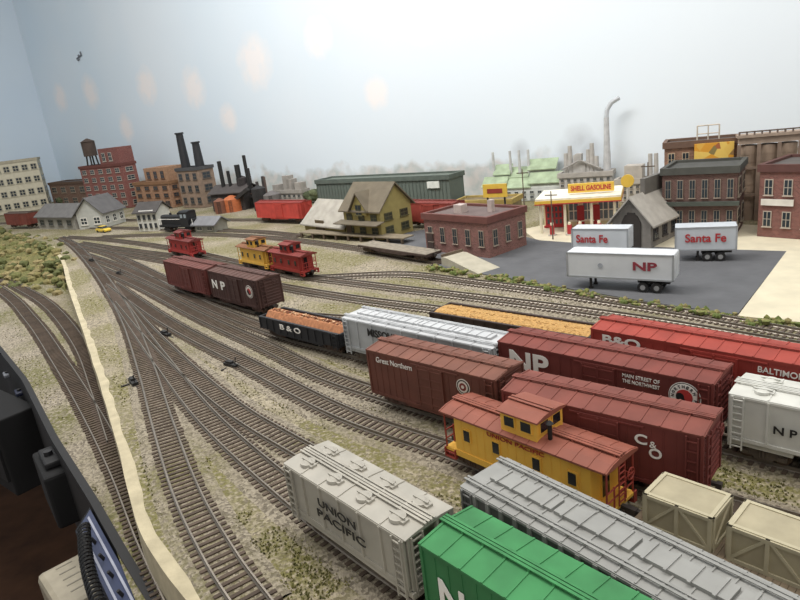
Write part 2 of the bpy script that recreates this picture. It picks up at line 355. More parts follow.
def boxcar(f,label,col,roof=None,He=.47,Wd=.34,door=.24,trk='5a4036',group='freight cars in the yard',doorc=None,ribs=9):
    m,ang,L=f; t=thing('boxcar',label,'boxcar',m,ang,group); mt=M(col,.7,.18,5); rm=M(roof or col,.8,.22,4); h=Wd/2; z0=.105
    b=B(); b.box(-L/2,L/2,-h,h,z0,He)
    for sg in (-1,1):
        y=sg*h
        for i in range(1,ribs*2):
            x=-L/2+L*i/(ribs*2)
            if abs(x)>door/2+.02: b.box(x-.003,x+.003,y-.003,y+.003,z0+.01,He-.01)
        b.box(-L/2,L/2,y-.006,y+.006,z0-.012,z0+.012); b.box(-L/2,L/2,y-.005,y+.005,He-.018,He)
        b.box(-door*.6,door*1.25,y-.012,y+.012,He-.028,He-.018); b.box(-door*.6,door*1.25,y-.012,y+.012,z0+.004,z0+.012)
        b.py([(-L*.25,z0),(L*.25,z0),(L*.18,z0-.035),(-L*.18,z0-.035)],y-sg*.004-.004,y-sg*.004+.004)
        x=sg*L/2
        for k in range(9):
            z=z0+.03+(He-z0-.05)*k/8.; b.cyl((x,-h+.03,z),(x,h-.03,z),.008,None,6)
        for yy in (-h,h): b.box(x-.008,x+.008,yy-.008,yy+.008,z0,He)
    b.build('body',mt,t)
    b=B(); pr=[(-h-.008,He),(h+.008,He),(h+.008,He+.008),(0,He+.03),(-h-.008,He+.008)]; b.px(pr,-L/2-.012,L/2+.012)
    pr2=[(-h-.008,He+.007),(h+.008,He+.007),(h+.008,He+.012),(0,He+.034),(-h-.008,He+.012)]
    k=int(L/.11)
    for i in range(k+1): x=-L/2+L*i/k; b.px(pr2,x-.005,x+.005)
    r=b.build('roof',rm,t)
    b=B()
    for y in (-.024,-.006,.012): b.box(-L/2-.02,L/2+.02,y,y+.013,He+.04,He+.045)
    for i in range(k+1): x=-L/2+L*i/k; b.box(x-.006,x+.006,-.025,.025,He+.028,He+.041)
    b.build('running_board',M(roof or col,.8,.2,12),r)
    dm=M(doorc or col,.65,.16,4)
    for sg in (-1,1):
        b=B(); y=sg*(h+.008); b.box(-door*.35,door*.65,y-.005,y+.005,z0+.012,He-.026)
        for i in range(5): z=z0+.04+(He-z0-.09)*i/4; b.box(-door*.33,door*.63,y-.009,y+.009,z-.006,z+.006)
        for x in (-door*.34,door*.15,door*.64): b.box(x-.006,x+.006,y-.01,y+.01,z0+.012,He-.026)
        b.build('door',dm,t)
        ladder(t,-sg*(L/2-.05),sg*(h+.012),z0,He-.01,.06,mt)
        ladder(t,sg*(L/2+.016),-h+.06,z0,He,.06,mt,'y')
    b=B(); b.box(-L/2+.02,L/2-.02,-.05,.05,.075,.104); b.box(-.16,.0,-.1,-.04,.05,.1); b.cyl((.06,.06,.07),(.2,.06,.07),.026); b.build('underframe',DARK,t)
    trucks(t,(-L/2+.2,L/2-.2),trk); couplers(t,L); brakewheel(t,L/2+.035,He-.06,mt)
    return t
def hopper(f,label,col,He=.43,Wd=.33,bays=2,hat='round',posts=8,zs=.17,trk='5a5046',roofc=None,ribw=.012,platform=False,rib=None):
    m,ang,L=f; t=thing('covered_hopper',label,'hopper car',m,ang,'freight cars in the yard'); mt=M(col,.6,.12,5); h=Wd/2
    b=B()
    for sg in (-1,1):
        y=sg*h; b.mi=0; b.box(-L/2,L/2,y-.006,y+.006,zs,He); b.mi=1
        b.box(-L/2,L/2,y-.015,y+.015,zs-.014,zs+.008); b.box(-L/2,L/2,y-.014,y+.014,He-.014,He)
        if platform: b.box(-L/2-.02,L/2+.02,y-.012,y+.012,.105,.13)
        for i in range(posts+1):
            x=-L/2+.006+(L-.012)*i/posts; b.box(x-ribw/2,x+ribw/2,y-.018,y+.018,zs-.005,He-.004)
    e=.17; b.mi=0
    b.py([(-L/2+.03,He-.01),(L/2-.03,He-.01),(L/2-.03,He-.05),(L/2-.03-e,zs),(L/2-.36,.12),(-L/2+.36,.12),(-L/2+.03+e,zs),(-L/2+.03,He-.05)],-h+.008,h-.008)
    b.build('body',[mt,M(rib or col,.6,.12,5)],t)
    b=B(); span=L-.52
    for i in range(bays):
        c=-span/2+span*(i+.5)/bays; w=span/bays*.46
        b.loft([(c-w,-h+.02,.19),(c+w,-h+.02,.19),(c+w,h-.02,.19),(c-w,h-.02,.19)],[(c-w*.3,-.07,.05),(c+w*.3,-.07,.05),(c+w*.3,.07,.05),(c-w*.3,.07,.05)])
        b.box(c-w*.4,c+w*.4,-.09,.09,.04,.055)
    b.build('hopper_bays',mt,t)
    rm=M(roofc or col,.6,.12,5)
    b=B(); b.px([(-h-.01,He),(h+.01,He),(h+.01,He+.006),(h*.5,He+.016),(-h*.5,He+.016),(-h-.01,He+.006)],-L/2-.012,L/2+.012)
    for i in range(1,posts): x=-L/2+L*i/posts; b.px([(-h-.006,He+.005),(h+.006,He+.005),(h+.006,He+.011),(h*.5,He+.021),(-h*.5,He+.021),(-h-.006,He+.011)],x-.004,x+.004)
    r=b.build('roof',rm,t)
    if hat=='round':
        b=B(); b.cyl((0,0,0),(0,0,.016),.045,.043,16); b.cyl((0,0,.016),(0,0,.022),.035,.02,16); b.box(-.052,.052,-.006,.006,.018,.026); b.box(.04,.062,-.02,.02,0,.014); hm=b.mesh(rm)
        for i in range(4):
            for y in (-h*.52,h*.52): link('hatch',hm,r,0,(-L/2+L*(i+.5)/4,y,He+.014))
    else:
        for i in range(4):
            b=B(); x0=-L/2+.08+(L-.16)*i/4; x1=x0+(L-.16)/4-.015
            b.box(x0,x1,-.05,.05,He+.014,He+.034)
            for k in range(4): x=x0+(x1-x0)*(k+.5)/4; b.box(x-.006,x+.006,-.062,.062,He+.03,He+.04)
            b.build('hatch',rm,r)
    for y in ((-.02,.02) if hat=='round' else (-h*.72,h*.72)):
        b=B()
        for k in (-.018,.004): b.box(-L/2-.02,L/2+.02,y+k,y+k+.013,He+.026,He+.031)
        for i in range(posts+1): x=-L/2+L*i/posts; b.box(x-.005,x+.005,y-.018,y+.018,He+.01,He+.027)
        b.build('running_board',M(roofc or col,.8,.15,12),r)
    b=B()
    for sg in (-1,1):
        x=sg*(L/2); b.box(min(x,x-sg*.34),max(x,x-sg*.34),-h+.01,h-.01,.095,.12)
        for y in (-h+.012,-.05,.05,h-.012): b.box(x-.009,x+.009,y-.008,y+.008,.11,He)
        for y in (-h+.012,h-.012): b.cyl((x-sg*.02,y,.12),(x-sg*.2,y,zs+.02),.007,None,6)
        b.box(x-.01,x+.01,-h,h,.085,.13)
    b.box(-L/2,L/2,-.03,.03,.08,.11); b.build('end_frame',mt,t)
    for sg in (-1,1):
        ladder(t,sg*(L/2+.014),-h+.06,.1,He,.07,mt,'y',8); ladder(t,sg*(L/2-.045),-h-.022,.08,He,.06,mt,'x',8)
    brakewheel(t,L/2+.04,He-.12,mt); trucks(t,(-L/2+.18,L/2-.18),trk); couplers(t,L); return t
def gondola(f,label,col,He=.25,Wd=.33,posts=11):
    m,ang,L=f; t=thing('gondola',label,'gondola car',m,ang,'freight cars in the yard'); mt=M(col,.65,.2,6); h=Wd/2; z0=.1
    b=B(); b.box(-L/2,L/2,-h,h,z0,z0+.02)
    for sg in (-1,1):
        y=sg*h; b.box(-L/2,L/2,y-.006,y+.006,z0,He); b.box(-L/2,L/2,y-.014,y+.014,He-.014,He+.004)
        for i in range(posts+1): x=-L/2+.008+(L-.016)*i/posts; b.box(x-.008,x+.008,y-.016,y+.016,z0,He)
        x=sg*L/2; b.box(x-.008,x+.008,-h,h,z0,He)
        for z in (z0+.03,z0+.08,He-.01): b.box(x-.016,x+.016,-h,h,z-.006,z+.006)
        b.py([(-L*.35,z0),(L*.35,z0),(L*.28,z0-.03),(-L*.28,z0-.03)],y-.005,y+.005)
    b.build('body',mt,t); ladder(t,L/2-.05,-h-.02,z0-.02,He,.06,mt,'x',4)
    b=B(); b.box(-L/2+.02,L/2-.02,-.05,.05,.075,z0); b.build('underframe',DARK,t)
    trucks(t,(-L/2+.2,L/2-.2),'4a3a32'); couplers(t,L); brakewheel(t,L/2+.03,He,mt); return t
def caboose(f,label,col,roofc,He=.37,Wd=.32,cup=0.,cl=.26,group='cabooses in the yard',stack=True,rail=None):
    m,ang,L=f; t=thing('caboose',label,'caboose',m,ang,group); mt=M(col,.55,.08,6); rm=M(roofc,.7,.14,6); h=Wd/2-.02; z0=.11; pl=.1; X=L/2-pl
    ra=M(rail or col,.6,.1)
    b=B(); b.box(-X,X,-h,h,z0,He)
    for sg in (-1,1):
        b.box(-X,X,sg*h-.006,sg*h+.006,z0-.03,z0+.014)
        for i in range(1,16): x=-X+2*X*i/16; b.box(x-.0015,x+.0015,sg*h-.002,sg*h+.002,z0,He)
    b.build('body',mt,t)
    b=B(); pr=[(-Wd/2-.004,He-.004),(Wd/2+.004,He-.004),(Wd/2+.004,He+.008),(Wd*.3,He+.028),(0,He+.036),(-Wd*.3,He+.028),(-Wd/2-.004,He+.008)]; b.px(pr,-L/2-.01,L/2+.01)
    for i in range(13):
        x=-L/2+L*i/12; b.px([(y,z+.003) for y,z in pr],x-.002,x+.002)
    r=b.build('roof',rm,t)
    for x0,x1 in ((-L/2-.01,cup-cl/2-.01),(cup+cl/2+.01,L/2+.01)):
        b=B()
        for y in (-.03,-.008,.014): b.box(x0,x1,y,y+.017,He+.046,He+.052)
        for i in range(4): x=x0+.03+(x1-x0-.06)*i/3; b.box(x-.006,x+.006,-.03,.03,He+.03,He+.047)
        b.build('running_board',M(roofc,.8,.2,14),r)
    ch=He+.145
    b=B(); b.box(cup-cl/2,cup+cl/2,-h+.012,h-.012,He-.01,ch); cu=b.build('cupola',mt,t)
    b=B(); b.px([(-h-.004,ch-.004),(h+.004,ch-.004),(h+.004,ch+.006),(h*.55,ch+.022),(0,ch+.028),(-h*.55,ch+.022),(-h-.004,ch+.006)],cup-cl/2-.018,cup+cl/2+.018)
    for y in (-.025,.005): b.box(cup-cl/2-.02,cup+cl/2+.02,y,y+.018,ch+.034,ch+.039)
    b.box(cup-.1,cup-.09,-.025,.025,ch+.02,ch+.035); b.box(cup+.09,cup+.1,-.025,.025,ch+.02,ch+.035)
    b.build('cupola_roof',rm,cu)
    gl=M('1d2226',.15,.1)
    def win(par,x,y,z,w,hh,axis):
        b=B(); fr=.008
        if axis=='x':
            b.box(x-w/2-fr,x+w/2+fr,y-.006,y+.006,z-hh/2-fr,z+hh/2+fr); b.mi=1; b.box(x-w/2,x+w/2,y-.008,y+.008,z-hh/2,z+hh/2)
        else:
            b.box(x-.006,x+.006,y-w/2-fr,y+w/2+fr,z-hh/2-fr,z+hh/2+fr); b.mi=1; b.box(x-.008,x+.008,y-w/2,y+w/2,z-hh/2,z+hh/2)
        b.build('window',[mt,gl],par)
    for sg in (-1,1):
        for x in (cup-.06,cup+.06): win(cu,x,sg*(h-.01),He+.095,.07,.06,'x')
        for y in (-.06,.06): win(cu,cup+sg*cl/2,y,He+.095,.07,.06,'y')
        for x in (-X*.78,-X*.3,X*.3,X*.78): win(t,x,sg*(h+.002),He-.115,.05,.075,'x')
        win(t,sg*(X+.002),.0,z0+.1,.07,.17,'y')
    for sg in (-1,1):
        x=sg*L/2; b=B(); b.box(min(sg*X,x),max(sg*X,x),-h,h,z0-.02,z0); b.build('end_platform',M(col,.7,.1),t)
        b=B()
        for y in (-h+.005,-.06,.06,h-.005): b.cyl((x-sg*.008,y,z0),(x-sg*.008,y,He if abs(y)>.1 else z0+.13),.006,None,6)
        for z in (z0+.06,z0+.12): b.cyl((x-sg*.008,-h,z),(x-sg*.008,h,z),.005,None,6)
        for y in (-.03,.03): b.cyl((x+sg*.004,y,z0),(x+sg*.004,y,He+.02),.005,None,6)
        for k in range(7): b.cyl((x+sg*.004,-.03,z0+.02+k*.035),(x+sg*.004,.03,z0+.02+k*.035),.004,None,6)
        b.build('end_railing',ra,t)
        for y in (-h,h):
            b=B(); xx=(min(sg*(X+.01),x),max(sg*(X+.01),x)); b.box(*xx,y-.012,y+.03 if y<0 else y+.012,.04,.048); b.box(*xx,y-.008,y+.02,.075,.082)
            for q in xx: b.box(q-.004,q+.004,y-.012,y+.02,.04,z0)
            b.build('step',ra,t)
    if stack:
        b=B(); x=cup+cl/2+.05; b.cyl((x,-.07,He+.01),(x,-.07,He+.13),.013); b.cyl((x,-.07,He+.13),(x,-.07,He+.15),.024,.004); b.build('smoke_pipe',BLACK,t)
    b=B(); b.box(-X,X,-.05,.05,.07,z0); b.box(-.12,.12,-h+.02,-h+.07,.05,z0); b.build('underframe',DARK,t)
    trucks(t,(-L/2+.21,L/2-.21),'4d3a30'); couplers(t,L); brakewheel(t,L/2+.012,z0+.15,ra,.08); return t
def emblem(t,x,y,z,r,cols,monad=False,ring=None):
    b=B(); ms=[]
    for i,(rr,c) in enumerate(cols): b.mi=i; b.cyl((x,y,z),(x,y-.002-.0015*i,z),r*rr,None,28); ms.append(M(c,.6,.05))
    if monad:
        k=len(cols); yy=y-.004-.0015*k; ri=r*.52; b.mi=k; ms.append(M('b02a28',.6,.05)); pts=[(x+ri*math.cos(a*math.pi/10),z+ri*math.sin(a*math.pi/10)) for a in range(11)]
        b.py(pts,y,yy); b.mi=k+1; ms.append(M('16161a',.6,.05))
        pts=[(x+ri*math.cos(math.pi+a*math.pi/10),z+ri*math.sin(math.pi+a*math.pi/10)) for a in range(11)]; b.py(pts,y,yy+.0005)
        b.cyl((x-ri/2,y,z),(x-ri/2,yy-.001,z),ri/2,None,14); b.mi=k; b.cyl((x+ri/2,y,z),(x+ri/2,yy-.001,z),ri/2,None,14)
    e=b.build('emblem',ms,t)
    if ring:
        n=len(ring)
        for i,ch in enumerate(ring):
            if ch==' ': continue
            th=math.radians(200-340*i/(n-1)+ -20); rr=r*.72
            txt(e,ch,x+rr*math.cos(th),y-.008,z+rr*math.sin(th),r*.15,r*.2,BLACK,0,'lettering',math.pi/2-th)
    return e
# front cars
t=hopper(fUP,'pale grey covered hopper lettered UNION PACIFIC in black','a49f92',.42,.30,2,'round',6,.15,roofc='aaa599',platform=True)
txt(t,'UNION',-.02,-.17,.325,.33,.048,BLACK,.006); txt(t,'PACIFIC',-.0,-.17,.25,.42,.048,BLACK,.006)
t=boxcar(fGR,'bright green boxcar with white letters in the nearest corner of the yard','2a7540','34854a',.47,.33,trk='6b4a3a')
txt(t,'N',-.54,-.172,.27,.15,.17,WHITE); txt(t,'P',-.33,-.172,.27,.13,.17,WHITE)
hopper(fSI,'long silver grey ribbed covered hopper nearest the right foreground','626260',.44,.33,3,'trough',20,.15,roofc='92928e',ribw=.022,rib='8e8e8a')
t=caboose(fCB,'large bright yellow caboose with rusty red roof and square cupola','f0b828','8e4c38',.37,.32,0.02,.26,rail='9c3a2c')
M_R=M('a82a20'); txt(t,'UNION PACIFIC',.0,-.15,.337,.42,.026,M_R,.01)
def flatcar(f,label,col,deck='7a6a55'):
    m,ang,L=f; t=thing('flatcar',label,'flatcar',m,ang,'freight cars in the yard'); mt=M(col,.7); h=.16
    b=B()
    for sg in (-1,1):
        b.py([(-L/2,.12),(L/2,.12),(L/2,.095),(L*.3,.09),(L*.2,.06),(-L*.2,.06),(-L*.3,.09),(-L/2,.095)],sg*h-.008,sg*h+.008)
        for i in range(10): x=-L/2+L*(i+.5)/10; b.box(x-.01,x+.01,sg*h-.018,sg*h+.018,.09,.112)
    b.box(-L/2,L/2,-.04,.04,.07,.11); b.box(-L/2,-L/2+.02,-h,h,.08,.12); b.box(L/2-.02,L/2,-h,h,.08,.12); b.build('frame',mt,t)
    b=B(); n=int(L/.03)
    for i in range(n): x=-L/2+L*i/n; b.box(x+.001,x+L/n-.001,-h,h,.118,.128)
    b.build('deck',M(deck,.9,.25,14),t); trucks(t,(-L/2+.2,L/2-.2),'4a3a32'); couplers(t,L); brakewheel(t,L/2,.18,mt); return t
flatcar(fFL,'brown flatcar carrying pale wooden crates behind the yellow caboose','5d3b30')
crm=M('b8af91',.85,.1,8); crd=M('aaa083',.85,.12,8)
def crate(f,off,label):
    m,a,L=f; p=m+Vector((math.cos(a),math.sin(a),0))*off; p.z=RT+.1285; t=thing('crate',label,'crate',p,a,'crates on the flatcar')
    l,w,h=.33,.23,.185; b=B(); b.box(-l/2,l/2,-w/2,w/2,0,h); b.build('panel_box',crd,t)
    b=B(); e=.018
    for y in (-w/2-.004,w/2+.004):
        for x in (-l/2+e/2,0,l/2-e/2): b.box(x-e/2,x+e/2,y-.005,y+.005,0,h)
        for z in (e/2,h-e/2): b.box(-l/2,l/2,y-.0045,y+.0045,z-e/2,z+e/2)
        for sg in (-1,1):
            ln=math.hypot(l/2,h); b.obox((sg*l/4,y,h/2),(ln*.86,.008,.013),Matrix.Rotation(sg*math.atan2(h,l/2),3,'Y'))
    for x in (-l/2-.004,l/2+.004):
        for y in (-w/2+e/2,w/2-e/2): b.box(x-.005,x+.005,y-e/2,y+e/2,0,h)
        for z in (e/2,h-e/2): b.box(x-.0045,x+.0045,-w/2,w/2,z-e/2,z+e/2)
        b.obox((x,0,h/2),(.008,math.hypot(w,h)*.85,.013),Matrix.Rotation(math.atan2(h,w),3,'X'))
    for x in (-l/2+e/2,l/2-e/2): b.box(x-e/2,x+e/2,-w/2,w/2,h,h+.006)
    for y in (-w/2+e/2,w/2-e/2): b.box(-l/2,l/2,y-e/2,y+e/2,h,h+.005)
    b.build('bracing',crm,t)
crate(fFL,-.57,'pale braced wooden crate on the flatcar, the one nearest the yellow caboose')
crate(fFL,-.17,'second pale braced wooden crate behind the yellow caboose')
crate(fFL,.22,'third pale braced wooden crate, farthest from the yellow caboose')
# middle cars
t=boxcar(fGN,'brown boxcar with round white ringed emblem, beyond the yellow caboose','6a3a2c','7a4b3b',.47)
txt(t,'Great Northern',-.33,-.176,.41,.38,.045,WHITE,bold=.0); emblem(t,.34,-.173,.365,.06,[(1,'e0d8cc'),(.88,'2a2422'),(.72,'d8d0c4'),(.5,'7a2a22'),(.22,'d8d0c4')])
t=boxcar(fCO,'brown boxcar with white C and O beside the yellow caboose','702e27','7d4034',.47)
txt(t,'C',.285,-.177,.37,.07,.062,WHITE,bold=.02); txt(t,'O',.365,-.177,.30,.07,.062,WHITE,bold=.02); txt(t,'&',.352,-.177,.352,.038,.038,WHITE,bold=.0)
t=boxcar(fNP,'long brown boxcar with large white NP and round emblem','702d26','7c3b31',.47,door=.24)
txt(t,'NP',-.52,-.176,.35,.34,.16,WHITE,bold=.03); txt(t,'MAIN STREET OF',.34,-.178,.415,.25,.026,WHITE,bold=0); txt(t,'THE NORTHWEST',.34,-.178,.375,.25,.026,WHITE,bold=0); emblem(t,.62,-.173,.35,.1,[(1,'eeeae2'),(.95,'2a2422'),(.9,'eeeae2')],True,'NORTHERN PACIFIC ')
t=hopper(fWH,'white covered hopper at the right edge behind the brown boxcars','c8c8c0',.43,.32,2,'round',6,.15)
txt(t,'N P',-.3,-.184,.27,.12,.05,BLACK)
t=hopper(fMP,'silver covered hopper between the scrap gondola and the brown boxcar','acb0b2',.43,.33,3,'trough',9,.15,roofc='bcbec0')
txt(t,'MISSOURI  PACIFIC',-.12,-.188,.35,.8,.075,BLACK)
t=gondola(fGO,'short black gondola heaped with orange-brown scrap','25262a',.24)
txt(t,'B & O',-.1,-.184,.18,.36,.06,WHITE)
def load(f,name,label,mats,z,n,sz,cat,flatz=None):
    m,a,L=f; b=B()
    b.px([(-.14,.0),(.14,.0),(.13,z*.3),(.05,z*.8),(-.05,z*.8),(-.13,z*.3)] if not flatz else [(-.15,0),(.15,0),(.15,flatz-.02),(.06,flatz),(-.06,flatz),(-.15,flatz-.02)],-L/2+.02,L/2-.02)
    for i in range(n):
        x=rnd.uniform(-L/2+.05,L/2-.05); y=rnd.uniform(-.13,.13); zz=(z*(1-abs(y)/.16)*.85+rnd.uniform(0,.01)) if not flatz else flatz-.012*abs(y)/.1; b.mi=rnd.randrange(len(mats))
        s=rnd.uniform(.6,1.4); b.obox((x,y,zz),(sz[0]*s,sz[1]*s,sz[2]*s),Matrix.Rotation(rnd.uniform(0,3),3,'Z')@Matrix.Rotation(rnd.uniform(-.5,.5),3,'X'))
    o=b.build(name,mats); o.location=m+Vector((0,0,.121)); o.rotation_euler=(0,0,a); tag(o,label,cat,None,'stuff'); return o
load(fGO,'scrap_load','orange-brown scrap heaped in the short black gondola',[M('a86c42',.9,.3,30),M('c8966a',.9,.25,30),M('7e4a30',.9,.25,30),M('d0a880',.9)],.19,1100,(.036,.013,.013),'scrap')
gondola(fOG,'low dark gondola filled level with golden gravel','3a2a24',.25,.33,13)
load(fOG,'gravel_load','golden gravel filling the low dark gondola',[M('c2954f',.95,.2,40,0,.5),M('cfa45e',.95),M('ad8040',.95)],.18,900,(.014,.012,.01),'gravel',.135)
t=boxcar(fBO,'long bright red boxcar at the right behind the gravel gondola','a03226','9e3a2c',.48,door=.3)
txt(t,'B&O',-.62,-.176,.42,.3,.07,WHITE,bold=.03); txt(t,'BALTIMORE & OHIO',.57,-.176,.41,.5,.042,WHITE,.01)
# distant yard cars
t=boxcar(fBK,'weathered black-brown boxcar with white NP, coupled behind the plain brown one','4c302a','5a3d35',.46)
txt(t,'N',-.5,-.175,.29,.14,.12,WHITE,.03); txt(t,'P',-.27,-.175,.29,.12,.12,WHITE,.03); emblem(t,.42,-.173,.3,.085,[(1,'d6d0c8'),(.9,'4c302a'),(.8,'d6d0c8')],True)
boxcar(fBR,'plain reddish brown boxcar coupled to the weathered black-brown one','6a3029','6a3b33',.46)
caboose(fRC,'small red caboose coupled behind the small yellow one','a02a20','7c2a22',.34,.3,0,.24)
caboose(fYC,'small yellow caboose coupled to the small red one','dfae2e','80522f',.34,.3,0,.24)
caboose(fSR,'lone small red caboose far down the through track','a82c26','6e2a26',.33,.3,.0,.24)
f=fit(255,203,300,203,.46,.34); boxcar(f,'far bright red boxcar standing alone near the backdrop','b8382a','8a2f26',.46,group='boxcars on the rearmost track')
f=fit(402,203,431,203.5,.46,.34,1.3); boxcar(f,'rusty red boxcar partly hidden behind the olive depot','9a3a2c','7a3026',.46,group='boxcars on the rearmost track')
f=fit(4,214,40,213,.46,.34,1.4); boxcar(f,'brown boxcar below the cream warehouse','7a3a2c','5a4a40',.46,group='boxcars on the rearmost track')
fF=(lambda p,q:((p+q)/2+Vector((0,0,RT)),math.atan2((q-p).y,(q-p).x),1.75))(G(364,252),G(438,264)); flatcar(fF,'empty flatcar on the siding by the loading ramp','4a3a34','8c8272')
a=G(442,266); c=G(492,278)
t=thing('loading_ramp','pale sloping loading ramp at the end of the flatcar siding','ramp',a,math.atan2(c.y-a.y,c.x-a.x)); b=B(); b.py([(0,0),(0,.14),(.12,.14),(.85,.012),(.85,0)],.0,.4); b.build('ramp_slab',M('b0a995',.9,.1),t); b=B(); b.box(.0,.03,.0,.4,.14,.18); b.build('bumper_beam',M('6a5a48'),t)
def loco(p,ang,label):
    t=thing('locomotive',label,'locomotive',p,ang); k=M('1e1e20',.5)
    b=B(); b.box(-.65,.65,-.14,.14,.1,.15); b.box(-.6,.2,-.09,.09,.15,.36); b.box(.5,.62,-.09,.09,.15,.3); b.px([(-.09,.36),(.09,.36),(.05,.39),(-.05,.39)],-.6,.2); b.build('hood',k,t)
    b=B(); b.box(.2,.5,-.14,.14,.15,.47); c=b.build('cab',k,t); b=B(); b.px([(-.15,.47),(.15,.47),(.08,.5),(-.08,.5)],.18,.52); b.build('cab_roof',k,c)
    for x in (.28,.42): b=B(); b.box(x-.04,x+.04,-.145,-.138,.33,.42); b.build('window',M('8a949a',.2),c)
    for x in (-.3,0): b=B(); b.cyl((x,0,.38),(x,0,.44),.03); b.build('exhaust_stack',k,t)
    b=B()
    for x in (-.64,.64):
        for y in (-.13,.13): b.cyl((x,y,.15),(x,y,.3),.006)
    b.cyl((-.64,-.13,.3),(.2,-.13,.3),.006); b.build('handrail',WHITE,t); trucks(t,(-.4,.4),'2a2828'); couplers(t,1.3); return t
p=G(182,232); p.z=RT; q=G(230,232.5); loco(p,math.atan2((q-p).y,(q-p).x),'black diesel switcher on the track before the depot')
# ---------------- truck trailers
def trailer(f,label,col,He=.45,Wd=.28):
    m,a,L=f; m=m.copy(); m.z=.012; t=thing('semi_trailer',label,'trailer',m,a,'semi trailers on the lot'); mt=M(col,.45,.06,5); h=Wd/2
    b=B(); b.box(-L/2,L/2,-h,h,.15,He); b.build('box_body',mt,t,bevel=.012)
    b=B()
    for sg in (-1,1):
        b.box(-L/2,L/2,sg*h-.005,sg*h+.005,.145,.165); b.box(-L/2,L/2,sg*h-.005,sg*h+.005,He-.016,He)
        for x in (-L/2+.008,L/2-.008): b.box(x-.01,x+.01,sg*h-.005,sg*h+.005,.15,He)
    b.build('edge_trim',M('a8acb0',.4,.08,9,.3),t)
    for y in (-.09,.09): b=B(); b.box(-L/2+.26,-L/2+.285,y-.012,y+.012,.02,.15); b.box(-L/2+.25,-L/2+.295,y-.02,y+.02,.0,.02); b.build('landing_gear',DARK,t)
    b=B(); b.box(L/2-.4,L/2-.05,-.08,.08,.1,.15); ax=b.build('bogie',DARK,t)
    for x in (L/2-.33,L/2-.18):
        for y in (-h+.0,h-.05):
            b=B(); b.cyl((x,y,.06),(x,y+.05,.06),.06,None,16); b.mi=1; b.cyl((x,y-.003,.06),(x,y+.053,.06),.03,None,12); b.build('wheel',[BLACK,M('8a8a8a')],ax)
    b=B()
    for y in (-.07,.0,.07): b.box(L/2,L/2+.006,y-.006,y+.006,.17,He-.02)
    b.box(L/2,L/2+.004,-.12,.12,.18,He-.03); b.build('rear_door',M('c8ccd0',.4),t); return t
RED=M('b3242a',.6,.05)
f=fit(566,249,674,252,.45,.28); t=trailer(f,'long silver-white trailer lettered NP parked nearest the tracks','ced2d6'); txt(t,'NP',.3,-.147,.31,.26,.1,M('8c2a3a'),bold=.03)
b=B(); b.cyl((-.2,-.142,.3),(-.2,-.145,.3),.03); b.build('emblem',M('9aa0a8'),t)
f=fit(571,226,628,226,.45,.28); L=f[2]; t=trailer(f,'silver-white trailer lettered Santa Fe left of the grey engine house','c6cbd0'); txt(t,'Santa Fe',-L*.13,-.147,.31,L*.56,.11,RED)
f=fit(675,225,738,223,.45,.28); L=f[2]; t=trailer(f,'silver-white trailer lettered Santa Fe right of the grey engine house','bec4ca'); txt(t,'Santa Fe',.0,-.147,.31,L*.66,.11,RED)
